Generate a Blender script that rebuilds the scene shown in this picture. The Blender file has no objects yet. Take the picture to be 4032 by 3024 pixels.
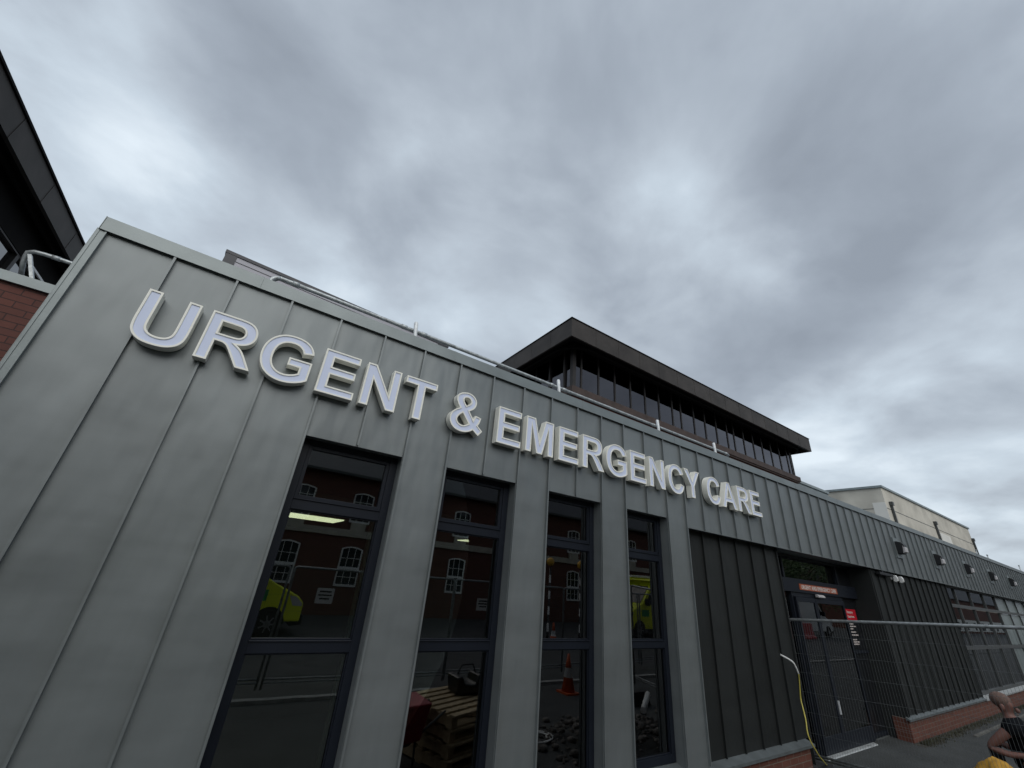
import bpy, math, random
from mathutils import Vector, Matrix
from mathutils.geometry import tessellate_polygon
random.seed(7)
S = bpy.context.scene
COL = S.collection
R = math.radians

# ------------------------------------------------------------------ mesh helper
class MB:
    def __init__(s): s.v = []; s.f = []; s.m = []; s.sm = []
    def face(s, pts, mi=0, sm=False):
        n = len(s.v); s.v += [tuple(p) for p in pts]; s.f.append(list(range(n, n+len(pts)))); s.m.append(mi); s.sm.append(sm)
    def box(s, x0, x1, y0, y1, z0, z1, mi=0):
        n = len(s.v)
        s.v += [(x, y, z) for z in (z0, z1) for y in (y0, y1) for x in (x0, x1)]
        for q in ((0,2,3,1),(4,5,7,6),(0,1,5,4),(2,6,7,3),(0,4,6,2),(1,3,7,5)):
            s.f.append([n+i for i in q]); s.m.append(mi); s.sm.append(False)
        return s
    def bar(s, p, q, w, h, up=(0,0,1), mi=0):
        p = Vector(p); q = Vector(q); d = (q-p).normalized(); u = Vector(up)
        r = d.cross(u)
        if r.length < 1e-4: r = d.cross(Vector((0,1,0)))
        r.normalize(); u = r.cross(d).normalized()
        c = [(-w/2,-h/2),(w/2,-h/2),(w/2,h/2),(-w/2,h/2)]; n = len(s.v)
        for e in (p, q):
            for a, b in c: s.v.append(tuple(e + r*a + u*b))
        for q_ in ((0,1,2,3),(7,6,5,4),(0,4,5,1),(1,5,6,2),(2,6,7,3),(3,7,4,0)):
            s.f.append([n+i for i in q_]); s.m.append(mi); s.sm.append(False)
        return s
    def tube(s, pts, r, k=10, mi=0, caps=True):
        pts = [Vector(p) for p in pts]; rr = r if isinstance(r, (list, tuple)) else [r]*len(pts)
        n0 = len(s.v); ref = None
        for i, p in enumerate(pts):
            d = ((pts[i+1]-p) if i == 0 else (p-pts[i-1]) if i == len(pts)-1 else (pts[i+1]-pts[i-1])).normalized()
            if ref is None:
                ref = d.orthogonal().normalized()
            ref = (ref - d*ref.dot(d)).normalized(); b = d.cross(ref)
            for j in range(k):
                a = 2*math.pi*j/k; s.v.append(tuple(p + (ref*math.cos(a)+b*math.sin(a))*rr[i]))
        for i in range(len(pts)-1):
            for j in range(k):
                a = n0+i*k+j; b_ = n0+i*k+(j+1) % k
                s.f.append([a, b_, b_+k, a+k]); s.m.append(mi); s.sm.append(True)
        if caps:
            s.f.append([n0+j for j in range(k)][::-1]); s.m.append(mi); s.sm.append(False)
            e = n0+(len(pts)-1)*k; s.f.append([e+j for j in range(k)]); s.m.append(mi); s.sm.append(False)
        return s
    def prism(s, poly, a0, a1, axis='y', mi=0):
        # poly in the plane across axis; y: (x,z); x: (y,z); z: (x,y)
        def P(u, v, a): return {'y': (u, a, v), 'x': (a, u, v), 'z': (u, v, a)}[axis]
        n = len(s.v); k = len(poly)
        s.v += [P(u, v, a0) for u, v in poly] + [P(u, v, a1) for u, v in poly]
        for tri in tessellate_polygon([[Vector((u, v, 0)) for u, v in poly]]):
            s.f.append([n+i for i in tri]); s.m.append(mi); s.sm.append(False)
            s.f.append([n+k+i for i in reversed(tri)]); s.m.append(mi); s.sm.append(False)
        for i in range(k):
            j = (i+1) % k; s.f.append([n+i, n+j, n+k+j, n+k+i]); s.m.append(mi); s.sm.append(False)
        return s
    def ball(s, c, r, nu=12, nv=8, mi=0, sc=(1,1,1)):
        n0 = len(s.v)
        for i in range(nv+1):
            t = math.pi*i/nv
            for j in range(nu):
                a = 2*math.pi*j/nu
                s.v.append((c[0]+r*sc[0]*math.sin(t)*math.cos(a), c[1]+r*sc[1]*math.sin(t)*math.sin(a), c[2]+r*sc[2]*math.cos(t)))
        for i in range(nv):
            for j in range(nu):
                a = n0+i*nu+j; b = n0+i*nu+(j+1) % nu
                s.f.append([a, a+nu, b+nu, b]); s.m.append(mi); s.sm.append(True)
        return s
    def build(s, name, mats, parent=None, bevel=0, recalc=True):
        me = bpy.data.meshes.new(name); me.from_pydata(s.v, [], s.f)
        mats = mats if isinstance(mats, (list, tuple)) else [mats]
        for m in mats: me.materials.append(m)
        for p, mi, sm in zip(me.polygons, s.m, s.sm): p.material_index = mi; p.use_smooth = sm
        me.update(); me.validate()
        if recalc:
            import bmesh
            bm = bmesh.new(); bm.from_mesh(me); bmesh.ops.remove_doubles(bm, verts=bm.verts, dist=1e-5)
            bmesh.ops.recalc_face_normals(bm, faces=bm.faces); bm.to_mesh(me); bm.free()
        o = bpy.data.objects.new(name, me); COL.objects.link(o)
        if parent:
            o.parent = parent
            root = parent
            off = Vector((0,0,0))
            while root: off += root.location; root = root.parent
            if off.length > 0: me.transform(Matrix.Translation(-off))
        if bevel:
            b = o.modifiers.new('bevel', 'BEVEL'); b.width = bevel; b.segments = 2; b.limit_method = 'ANGLE'; b.angle_limit = R(40)
        return o

def tag(o, label=None, cat=None, group=None, kind=None):
    if label: o['label'] = label
    if cat: o['category'] = cat
    if group: o['group'] = group
    if kind: o['kind'] = kind
    return o
def thing(name, loc, label, cat, group=None):
    o = bpy.data.objects.new(name, None); o.location = loc; o.empty_display_size = .1; COL.objects.link(o)
    return tag(o, label, cat, group)
def dup(root, loc=None, rotz=None, label=None, parent=None, scale=None):
    c = root.copy(); COL.objects.link(c)
    if parent: c.parent = parent
    if loc is not None: c.location = loc
    if rotz is not None: c.rotation_euler = (0, 0, rotz)
    if scale is not None: c.scale = scale
    if label: c['label'] = label
    for ch in list(root.children): dup(ch, parent=c)
    return c

# ------------------------------------------------------------------ materials
def mat(name):
    m = bpy.data.materials.new(name); m.use_nodes = True
    nt = m.node_tree; b = nt.nodes['Principled BSDF']; return m, nt, b
def N(nt, t, **k):
    n = nt.nodes.new(t)
    for a, v in k.items():
        if hasattr(n, a): setattr(n, a, v)
        else: n.inputs[a.replace('_', ' ')].default_value = v
    return n
def plain(name, col, rough=.6, metal=0, var=.12, scale=6, bump=.0, bscale=60, spec=.5):
    m, nt, b = mat(name); L = nt.links.new
    tc = N(nt, 'ShaderNodeTexCoord')
    no = N(nt, 'ShaderNodeTexNoise'); no.inputs['Scale'].default_value = scale; no.inputs['Detail'].default_value = 5
    L(tc.outputs['Object'], no.inputs['Vector'])
    rp = N(nt, 'ShaderNodeValToRGB'); rp.color_ramp.elements[0].position = .3; rp.color_ramp.elements[1].position = .7
    rp.color_ramp.elements[0].color = (*[c*(1-var) for c in col], 1); rp.color_ramp.elements[1].color = (*[min(1, c*(1+var)) for c in col], 1)
    L(no.outputs['Fac'], rp.inputs['Fac']); L(rp.outputs['Color'], b.inputs['Base Color'])
    b.inputs['Roughness'].default_value = rough; b.inputs['Metallic'].default_value = metal
    b.inputs['Specular IOR Level'].default_value = spec
    if bump:
        n2 = N(nt, 'ShaderNodeTexNoise'); n2.inputs['Scale'].default_value = bscale; n2.inputs['Detail'].default_value = 4
        L(tc.outputs['Object'], n2.inputs['Vector'])
        bp = N(nt, 'ShaderNodeBump'); bp.inputs['Strength'].default_value = bump; bp.inputs['Distance'].default_value = .01
        L(n2.outputs['Fac'], bp.inputs['Height']); L(bp.outputs['Normal'], b.inputs['Normal'])
    return m
SX0, SS = -1.42, .431
def zinc(name, col, x0=SX0, step=SS, rough=.42, metal=.45, tint=.05, spec=.5):
    m, nt, b = mat(name); L = nt.links.new
    geo = N(nt, 'ShaderNodeNewGeometry'); sx = N(nt, 'ShaderNodeSeparateXYZ'); L(geo.outputs['Position'], sx.inputs[0])
    a = N(nt, 'ShaderNodeMath', operation='SUBTRACT'); L(sx.outputs['X'], a.inputs[0]); a.inputs[1].default_value = x0
    d = N(nt, 'ShaderNodeMath', operation='DIVIDE'); L(a.outputs[0], d.inputs[0]); d.inputs[1].default_value = step
    fl = N(nt, 'ShaderNodeMath', operation='FLOOR'); L(d.outputs[0], fl.inputs[0])
    wn = N(nt, 'ShaderNodeTexWhiteNoise', noise_dimensions='1D'); L(fl.outputs[0], wn.inputs['W'])
    mp = N(nt, 'ShaderNodeMapping'); mp.inputs['Scale'].default_value = (.7, 1, 3.2); L(geo.outputs['Position'], mp.inputs['Vector'])
    n1 = N(nt, 'ShaderNodeTexNoise'); n1.inputs['Scale'].default_value = 1.3; n1.inputs['Detail'].default_value = 6; n1.inputs['Roughness'].default_value = .6
    L(mp.outputs[0], n1.inputs['Vector'])
    n2 = N(nt, 'ShaderNodeTexNoise'); n2.inputs['Scale'].default_value = 3; n2.inputs['Detail'].default_value = 6
    m4 = N(nt, 'ShaderNodeMapping'); m4.inputs['Scale'].default_value = (9, 9, .5); L(geo.outputs['Position'], m4.inputs['Vector']); L(m4.outputs[0], n2.inputs['Vector'])
    s1 = N(nt, 'ShaderNodeMath', operation='MULTIPLY_ADD'); L(wn.outputs['Value'], s1.inputs[0]); s1.inputs[1].default_value = tint*2; s1.inputs[2].default_value = 1-tint-.20
    s2 = N(nt, 'ShaderNodeMath', operation='MULTIPLY_ADD'); L(n1.outputs['Fac'], s2.inputs[0]); s2.inputs[1].default_value = .36; L(s1.outputs[0], s2.inputs[2])
    s3 = N(nt, 'ShaderNodeMath', operation='MULTIPLY_ADD'); L(n2.outputs['Fac'], s3.inputs[0]); s3.inputs[1].default_value = .08; L(s2.outputs[0], s3.inputs[2])
    vm = N(nt, 'ShaderNodeVectorMath', operation='SCALE'); vm.inputs[0].default_value = col; L(s3.outputs[0], vm.inputs['Scale'])
    L(vm.outputs[0], b.inputs['Base Color'])
    b.inputs['Metallic'].default_value = metal; b.inputs['Specular IOR Level'].default_value = spec
    rr = N(nt, 'ShaderNodeMath', operation='MULTIPLY_ADD'); L(n1.outputs['Fac'], rr.inputs[0]); rr.inputs[1].default_value = .25; rr.inputs[2].default_value = rough-.1
    L(rr.outputs[0], b.inputs['Roughness'])
    # gentle oil-canning of the thin sheet
    m3 = N(nt, 'ShaderNodeMapping'); m3.inputs['Scale'].default_value = (3.2, 1, 1.1); L(geo.outputs['Position'], m3.inputs['Vector'])
    n3 = N(nt, 'ShaderNodeTexNoise'); n3.inputs['Scale'].default_value = 1.; n3.inputs['Detail'].default_value = 2; L(m3.outputs[0], n3.inputs['Vector'])
    bp = N(nt, 'ShaderNodeBump'); bp.inputs['Strength'].default_value = .9; bp.inputs['Distance'].default_value = .03; L(n3.outputs['Fac'], bp.inputs['Height'])
    bp2 = N(nt, 'ShaderNodeBump'); bp2.inputs['Strength'].default_value = .06; bp2.inputs['Distance'].default_value = .004; L(n2.outputs['Fac'], bp2.inputs['Height']); L(bp.outputs[0], bp2.inputs['Normal'])
    L(bp2.outputs['Normal'], b.inputs['Normal'])
    return m
def brick(name, c1, c2, mortar, axis='x', w=.225, h=.075, bump=.5, ms=.011):
    m, nt, b = mat(name); L = nt.links.new
    geo = N(nt, 'ShaderNodeNewGeometry'); sx = N(nt, 'ShaderNodeSeparateXYZ'); L(geo.outputs['Position'], sx.inputs[0])
    cb = N(nt, 'ShaderNodeCombineXYZ'); L(sx.outputs['X' if axis == 'x' else 'Y'], cb.inputs[0]); L(sx.outputs['Z'], cb.inputs[1])
    bt = N(nt, 'ShaderNodeTexBrick'); L(cb.outputs[0], bt.inputs['Vector'])
    bt.inputs['Scale'].default_value = 1; bt.inputs['Brick Width'].default_value = w; bt.inputs['Row Height'].default_value = h
    bt.inputs['Mortar Size'].default_value = ms/2; bt.inputs['Mortar Smooth'].default_value = .3; bt.inputs['Bias'].default_value = -.2
    bt.inputs['Color1'].default_value = (*c1, 1); bt.inputs['Color2'].default_value = (*c2, 1); bt.inputs['Mortar'].default_value = (*mortar, 1)
    no = N(nt, 'ShaderNodeTexNoise'); no.inputs['Scale'].default_value = 9; no.inputs['Detail'].default_value = 6; L(geo.outputs['Position'], no.inputs['Vector'])
    mx = N(nt, 'ShaderNodeMix', data_type='RGBA', blend_type='MULTIPLY'); mx.inputs[0].default_value = .6
    rp = N(nt, 'ShaderNodeValToRGB'); rp.color_ramp.elements[0].color = (.5, .5, .5, 1); rp.color_ramp.elements[1].color = (1.25, 1.2, 1.15, 1)
    L(no.outputs['Fac'], rp.inputs[0]); L(bt.outputs['Color'], mx.inputs[6]); L(rp.outputs[0], mx.inputs[7]); L(mx.outputs[2], b.inputs['Base Color'])
    b.inputs['Roughness'].default_value = .85
    n2 = N(nt, 'ShaderNodeTexNoise'); n2.inputs['Scale'].default_value = 90; L(geo.outputs['Position'], n2.inputs['Vector'])
    ad = N(nt, 'ShaderNodeMath', operation='MULTIPLY_ADD'); L(n2.outputs['Fac'], ad.inputs[0]); ad.inputs[1].default_value = .25
    iv = N(nt, 'ShaderNodeMath', operation='SUBTRACT'); iv.inputs[0].default_value = 1; L(bt.outputs['Fac'], iv.inputs[1]); L(iv.outputs[0], ad.inputs[2])
    bp = N(nt, 'ShaderNodeBump'); bp.inputs['Strength'].default_value = bump; bp.inputs['Distance'].default_value = .012; L(ad.outputs[0], bp.inputs['Height']); L(bp.outputs[0], b.inputs['Normal'])
    return m
def glass(name, tint=(.75, .82, .8), ior=1.62, gcol=(1, 1, 1)):
    m = bpy.data.materials.new(name); m.use_nodes = True; nt = m.node_tree; nt.nodes.clear(); L = nt.links.new
    o = N(nt, 'ShaderNodeOutputMaterial'); mx = N(nt, 'ShaderNodeMixShader'); fr = N(nt, 'ShaderNodeFresnel'); fr.inputs['IOR'].default_value = ior
    tr = N(nt, 'ShaderNodeBsdfTransparent'); tr.inputs['Color'].default_value = (*tint, 1)
    gl = N(nt, 'ShaderNodeBsdfGlossy'); gl.inputs['Roughness'].default_value = 0; gl.inputs['Color'].default_value = (*gcol, 1)
    # faint waviness of the sheet
    geo = N(nt, 'ShaderNodeNewGeometry'); no = N(nt, 'ShaderNodeTexNoise'); no.inputs['Scale'].default_value = 1.4; L(geo.outputs['Position'], no.inputs['Vector'])
    bp = N(nt, 'ShaderNodeBump'); bp.inputs['Strength'].default_value = .12; bp.inputs['Distance'].default_value = .004; L(no.outputs['Fac'], bp.inputs['Height']); L(bp.outputs[0], gl.inputs['Normal'])
    L(fr.outputs[0], mx.inputs[0]); L(tr.outputs[0], mx.inputs[1]); L(gl.outputs[0], mx.inputs[2]); L(mx.outputs[0], o.inputs[0])
    return m
def emit(name, col, st):
    m, nt, b = mat(name); b.inputs['Base Color'].default_value = (*col, 1); b.inputs['Emission Color'].default_value = (*col, 1); b.inputs['Emission Strength'].default_value = st
    return m

M = {}
M['zinc'] = zinc('zinc_grey', (.190, .210, .215))
M['zinc_trim'] = plain('zinc_trim', (.20, .228, .232), .4, .45, .1, 4, .05)
M['zinc_dark'] = zinc('zinc_dark', (.022, .0245, .0245), x0=6.02-.449*2, step=.449, rough=.55, metal=.1, tint=.12, spec=.22)
M['anth'] = plain('anthracite_metal', (.009, .012, .019), .45, .0, .08, 5, spec=.25)
M['blackmetal'] = plain('black_metal', (.012, .013, .015), .5, 0, .1, 5)
M['sill'] = plain('sill_metal', (.15, .17, .175), .5, .4, .2, 5, .08)
M['galv'] = plain('galvanised_steel', (.40, .43, .44), .45, .45, .35, 25, .1)
M['galv_dull'] = plain('weathered_steel', (.27, .29, .295), .5, .4, .35, 25, .1)
M['wire'] = plain('mesh_wire', (.16, .175, .18), .5, .4, .3, 25)
M['galv_white'] = plain('galvanised_flat', (.72, .75, .77), .5, .15, .12, 30)
M['brickL'] = brick('brick_dark_joint', (.105, .040, .032), (.14, .05, .038), (.045, .024, .022), 'x')
M['brickP'] = brick('brick_plinth', (.125, .044, .030), (.165, .058, .038), (.17, .135, .11), 'x')
M['brickPy'] = brick('brick_plinth_end', (.125, .044, .030), (.165, .058, .038), (.17, .135, .11), 'y')
M['brickB'] = brick('brick_opposite', (.115, .048, .036), (.15, .058, .042), (.11, .085, .07), 'x')
M['brickV'] = brick('brick_pavilion', (.20, .065, .045), (.25, .08, .055), (.16, .1, .08), 'x')
M['brickVy'] = brick('brick_pavilion_side', (.20, .065, .045), (.25, .08, .055), (.16, .1, .08), 'y')
M['glass'] = glass('window_glass', (.52, .58, .56), 2.1)
M['glass_door'] = glass('door_glass', (.5, .56, .56), 1.75)
M['glass_tint'] = glass('tinted_glass', (.08, .09, .11), 1.9, (.78, .77, .84))
M['glass_sky'] = glass('mirror_glass', (.08, .09, .1), 3.0)
M['frost'] = plain('frosted_film', (.20, .24, .24), .25, 0, .05, 3)
M['black'] = plain('black_panel', (.008, .009, .011), .3, 0, .1, 5)
M['cream'] = plain('cream_letter_trim', (.88, .88, .81), .45, 0, .04, 8)
M['lav'] = plain('opal_acrylic', (.64, .71, .90), .5, 0, .03, 3)
M['bronze'] = plain('bronze_fascia', (.042, .037, .034), .6, .1, .3, 1.6, .15, 9, spec=.3)
M['bronze_dark'] = plain('bronze_frame', (.020, .017, .016), .5, .2, .15, 5)
M['soffit'] = plain('dark_soffit', (.008, .0075, .0075), .8, 0, .2, 3, spec=.08)
M['brownsill'] = plain('brown_sill', (.052, .034, .028), .65, .1, .3, 4, .2)
M['plant'] = plain('plant_panel_grey', (.36, .36, .40), .5, .1, .04, 2)
M['ribbonframe'] = plain('grey_window_frame', (.075, .08, .082), .5, .1, .1, 4)
M['plantdark'] = plain('plant_dark_trim', (.05, .052, .06), .5, .1, .1, 4)
M['render'] = plain('cream_render', (.50, .48, .42), .9, 0, .22, .5, .15, 3)
M['render_patch'] = plain('render_patch', (.66, .66, .62), .9, 0, .06, 1)
M['greyroof'] = plain('grey_roof_metal', (.22, .26, .27), .5, .2, .15, 2)
M['pipe'] = plain('downpipe_black', (.05, .055, .055), .5, 0, .2, 5)
M['membrane'] = plain('roof_membrane', (.14, .145, .15), .9, 0, .2, 1.5, .2, 20)
M['white'] = plain('white_plastic', (.72, .73, .72), .4, 0, .05, 8)
M['opal'] = plain('opal_diffuser', (.50, .49, .50), .35, 0, .05, 20)
M['orange'] = plain('orange_vinyl', (.36, .085, .03), .5, 0, .06, 6)
M['red'] = plain('red_panel', (.48, .012, .025), .4, 0, .05, 6)
M['txt'] = plain('sign_text_white', (.62, .56, .53), .5, 0, .02, 6)
M['asphalt'] = plain('asphalt', (.055, .058, .06), .85, 0, .3, 2.2, .5, 160)
M['paving'] = plain('tarmac_pavement', (.046, .050, .050), .8, 0, .25, 1.7, .5, 220)
M['concrete'] = plain('concrete_kerb', (.30, .30, .29), .85, 0, .25, 4, .3, 60)
M['paving_edge'] = plain('weathered_edging', (.12, .12, .11), .9, 0, .3, 5)
M['dirt'] = plain('dirt_strip', (.045, .042, .034), .95, 0, .5, 8, .8, 80)
M['moss'] = plain('moss_and_grass', (.05, .052, .03), .9, 0, .4, 20)
M['matt'] = plain('threshold_aluminium', (.42, .44, .44), .45, .3, .2, 12)
M['skin'] = plain('skin', (.20, .10, .08), .55, 0, .12, 18)
M['hair'] = plain('grey_stubble', (.17, .11, .09), .9, 0, .3, 60, .5, 200)
M['tshirt'] = plain('black_cotton', (.007, .008, .010), .95, 0, .2, 10, .3, 40, spec=.1)
M['mustard'] = plain('mustard_canvas', (.50, .27, .035), .85, 0, .3, 9, .8, 14)
M['yel'] = plain('yellow_sleeve', (.55, .48, .10), .45, 0, .08, 20)
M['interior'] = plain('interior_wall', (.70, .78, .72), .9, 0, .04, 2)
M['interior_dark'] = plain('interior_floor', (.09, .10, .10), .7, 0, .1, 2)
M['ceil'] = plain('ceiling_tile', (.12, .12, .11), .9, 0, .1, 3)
M['led'] = emit('led_panel', (1., .92, .60), 2.6)
M['slate'] = plain('slate_roof', (.05, .055, .065), .6, 0, .25, 6, .4, 30)
M['stone'] = plain('pale_stone_band', (.42, .40, .34), .85, 0, .15, 3)
M['ambyel'] = plain('ambulance_yellow', (.72, .80, .03), .35, 0, .03, 3)
M['ambgreen'] = plain('ambulance_green', (.02, .28, .09), .35, 0, .03, 3)
M['tyre'] = plain('tyre_rubber', (.02, .02, .02), .8, 0, .1, 10)
M['alloy'] = plain('alloy_wheel', (.4, .41, .42), .35, .7, .1, 10)
M['vglass'] = plain('vehicle_glass', (.015, .02, .025), .05, 0, .05, 3)
M['wood'] = plain('pallet_wood', (.42, .33, .20), .8, 0, .25, 12, .3, 40)
M['cone'] = plain('cone_orange', (.5, .09, .025), .5, 0, .05, 6)
M['rubble'] = plain('rubble', (.14, .13, .12), .95, 0, .6, 10, 1, 25)
M['amber'] = plain('amber_globe', (.75, .42, .06), .3, 0, .05, 6)
M['leaf'] = plain('leaf', (.05, .09, .025), .6, 0, .5, 3)
M['bark'] = plain('bark', (.09, .07, .05), .9, 0, .3, 8, .6, 30)
M['rubber'] = plain('rubber_block', (.03, .03, .032), .85, 0, .2, 8)

# ------------------------------------------------------------------ camera
cam = bpy.data.cameras.new('camera'); co = bpy.data.objects.new('camera', cam); COL.objects.link(co); S.camera = co
cam.sensor_width = 36; cam.lens = 36*1575.3/4032; cam.clip_start = .05; cam.clip_end = 2000
yaw, pit, rol = .558253, .4432016, .0946470
f = Vector((math.sin(yaw)*math.cos(pit), math.cos(yaw)*math.cos(pit), math.sin(pit)))
r = Vector((math.cos(yaw), -math.sin(yaw), 0)); u = r.cross(f)
r2 = r*math.cos(rol)+u*math.sin(rol); u2 = -r*math.sin(rol)+u*math.cos(rol)
mw = Matrix((r2, u2, -f)).transposed().to_4x4(); mw.translation = Vector((0, -3.66, 2.27)); co.matrix_world = mw

# ------------------------------------------------------------------ light and sky
SUN_EL, SUN_AZ = R(38), R(196)     # azimuth clockwise from +Y
W = bpy.data.worlds.new('World'); S.world = W; W.use_nodes = True; nt = W.node_tree; L = nt.links.new
bg = nt.nodes['Background']
sky = N(nt, 'ShaderNodeTexSky', sky_type='NISHITA'); sky.sun_disc = False; sky.sun_elevation = SUN_EL; sky.sun_rotation = SUN_AZ; sky.air_density = 1.5; sky.dust_density = 3
tc = N(nt, 'ShaderNodeTexCoord'); sp = N(nt, 'ShaderNodeSeparateXYZ'); L(tc.outputs['Generated'], sp.inputs[0])
mz = N(nt, 'ShaderNodeMath', operation='MAXIMUM'); L(sp.outputs['Z'], mz.inputs[0]); mz.inputs[1].default_value = 0
az = N(nt, 'ShaderNodeMath', operation='ADD'); L(mz.outputs[0], az.inputs[0]); az.inputs[1].default_value = .22
dx = N(nt, 'ShaderNodeMath', operation='DIVIDE'); L(sp.outputs['X'], dx.inputs[0]); L(az.outputs[0], dx.inputs[1])
dy = N(nt, 'ShaderNodeMath', operation='DIVIDE'); L(sp.outputs['Y'], dy.inputs[0]); L(az.outputs[0], dy.inputs[1])
cp = N(nt, 'ShaderNodeCombineXYZ'); L(dx.outputs[0], cp.inputs[0]); L(dy.outputs[0], cp.inputs[1])
mp = N(nt, 'ShaderNodeMapping'); mp.inputs['Rotation'].default_value = (0, 0, R(-60)); mp.inputs['Scale'].default_value = (.95, 1.1, 1); mp.inputs['Location'].default_value = (3.1, 1.7, 0); L(cp.outputs[0], mp.inputs['Vector'])
na = N(nt, 'ShaderNodeTexNoise'); na.inputs['Scale'].default_value = 1.15; na.inputs['Detail'].default_value = 10; na.inputs['Roughness'].default_value = .5; na.inputs['Distortion'].default_value = .25; L(mp.outputs[0], na.inputs['Vector'])
nb = N(nt, 'ShaderNodeTexNoise'); nb.inputs['Scale'].default_value = 2.7; nb.inputs['Detail'].default_value = 8; nb.inputs['Roughness'].default_value = .5; nb.inputs['Distortion'].default_value = .3; L(mp.outputs[0], nb.inputs['Vector'])
mm = N(nt, 'ShaderNodeMath', operation='MULTIPLY_ADD'); L(nb.outputs['Fac'], mm.inputs[0]); mm.inputs[1].default_value = .42
mh = N(nt, 'ShaderNodeMath', operation='MULTIPLY'); L(na.outputs['Fac'], mh.inputs[0]); mh.inputs[1].default_value = .58; L(mh.outputs[0], mm.inputs[2])
# thick and thin places of the cloud deck, with ragged outlines
nw = N(nt, 'ShaderNodeTexNoise'); nw.inputs['Scale'].default_value = 2.2; nw.inputs['Detail'].default_value = 7; nw.inputs['Roughness'].default_value = .55; L(mp.outputs[0], nw.inputs['Vector'])
w1 = N(nt, 'ShaderNodeVectorMath', operation='SUBTRACT'); L(nw.outputs['Color'], w1.inputs[0]); w1.inputs[1].default_value = (.5, .5, .5)
w2 = N(nt, 'ShaderNodeVectorMath', operation='MULTIPLY_ADD'); L(w1.outputs[0], w2.inputs[0]); w2.inputs[1].default_value = (.42, .42, .42); L(tc.outputs['Generated'], w2.inputs[2])
acc = mm.outputs[0]
for (bx, by, bz, br, bk) in [(-.311,.702,.641,.12,.5),(-.35,.783,.513,.28,.3),(.174,.747,.641,.28,.28),(.222,.618,.754,.14,.18),(.742,.262,.617,.09,.2),(.702,.394,.593,.2,.15),(.957,.17,.234,.22,.25),(-.127,.53,.838,.12,.1),(-.321,.638,.70,.13,-.3),(-.13,.766,.63,.17,-.35),(.109,.431,.896,.28,-.2),(.461,.275,.844,.18,-.25),(.63,.032,.776,.32,-.2),(.789,.354,.502,.11,-.35),(.76,.121,.639,.18,-.2),(.874,.018,.485,.2,-.25),(.909,.184,.373,.12,-.15)]:
    ds = N(nt, 'ShaderNodeVectorMath', operation='DISTANCE'); L(w2.outputs[0], ds.inputs[0]); ds.inputs[1].default_value = (bx, by, bz)
    mr = N(nt, 'ShaderNodeMapRange', interpolation_type='SMOOTHERSTEP'); L(ds.outputs['Value'], mr.inputs['Value'])
    mr.inputs['From Min'].default_value = 0; mr.inputs['From Max'].default_value = br*1.9; mr.inputs['To Min'].default_value = bk*(.27 if bk > 0 or bx < .2 else .17); mr.inputs['To Max'].default_value = 0
    ad = N(nt, 'ShaderNodeMath', operation='ADD'); L(acc, ad.inputs[0]); L(mr.outputs[0], ad.inputs[1]); acc = ad.outputs[0]
cr = N(nt, 'ShaderNodeValToRGB'); e = cr.color_ramp; L(acc, cr.inputs[0])
e.elements[0].position = .34; e.elements[0].color = (.262, .298, .35, 1)
e.elements[1].position = .70; e.elements[1].color = (.70, .78, .85, 1)
x = e.elements.new(.44); x.color = (.33, .375, .435, 1)
x = e.elements.new(.52); x.color = (.42, .475, .54, 1)
x = e.elements.new(.60); x.color = (.52, .595, .67, 1)
sc_ = N(nt, 'ShaderNodeVectorMath', operation='SCALE'); L(sky.outputs[0], sc_.inputs[0]); sc_.inputs['Scale'].default_value = .1
ms = N(nt, 'ShaderNodeMix', data_type='RGBA'); ms.inputs[0].default_value = .93; L(sc_.outputs[0], ms.inputs[6]); L(cr.outputs[0], ms.inputs[7])
L(ms.outputs[2], bg.inputs['Color']); bg.inputs['Strength'].default_value = 1.18
sun = bpy.data.lights.new('sun', 'SUN'); sun.energy = 1.5; sun.angle = R(60); sun.color = (1, .97, .92)
so = bpy.data.objects.new('sun', sun); COL.objects.link(so)
d = Vector((math.sin(SUN_AZ)*math.cos(SUN_EL), math.cos(SUN_AZ)*math.cos(SUN_EL), math.sin(SUN_EL)))
so.rotation_euler = d.to_track_quat('Z', 'Y').to_euler(); so.location = d*60
S.view_settings.view_transform = 'Standard'; S.view_settings.look = 'None'; S.view_settings.exposure = 0; S.view_settings.gamma = 1

# ------------------------------------------------------------------ ground
tag(MB().box(-300, 400, -300, 300, -.4, 0).build('ground', M['asphalt']), kind='structure')
tag(MB().box(-30, 80, -5.0, .45, 0, .006).build('pavement', M['paving']), kind='structure')
k = MB()
for i in range(-12, 40): k.box(i*.915+.004, (i+1)*.915-.004, -5.14, -5.004, .0, .06)
tag(k.build('kerb', M['concrete']), kind='structure')
tag(MB().box(-30, 60, -6.5, -5.145, 0, .02).build('footway', M['paving']), kind='structure')
k = MB()
for i in range(6): k.box(14.5+i*3.0, 17.48+i*3.0, -.36, -.30, .0, .03)
tag(k.build('edging_kerb', M['paving_edge']), kind='structure')
g = MB(); rnd = random.Random(3)
for i in range(2600):
    x = 12.3+rnd.random()**1.5*14; y = .0-abs(rnd.gauss(0, .09)); h = .02+rnd.random()*.05; a = rnd.random()*6.3; w = .006
    g.face([(x-w*math.cos(a), y-w*math.sin(a), .005), (x+w*math.cos(a), y+w*math.sin(a), .005), (x+rnd.gauss(0, .02), y+rnd.gauss(0, .02), h)])
tag(g.build('grass', M['moss'], recalc=False), kind='stuff')
g = MB()
pts = [(12.1+i*.45, -.05-.10*rnd.random()-.04*(i % 3)) for i in range(32)]
for i in range(31):
    g.face([(pts[i][0], .05, .0085), (pts[i][0], pts[i][1], .0085), (pts[i+1][0], pts[i+1][1], .0085), (pts[i+1][0], .05, .0085)])
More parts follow.
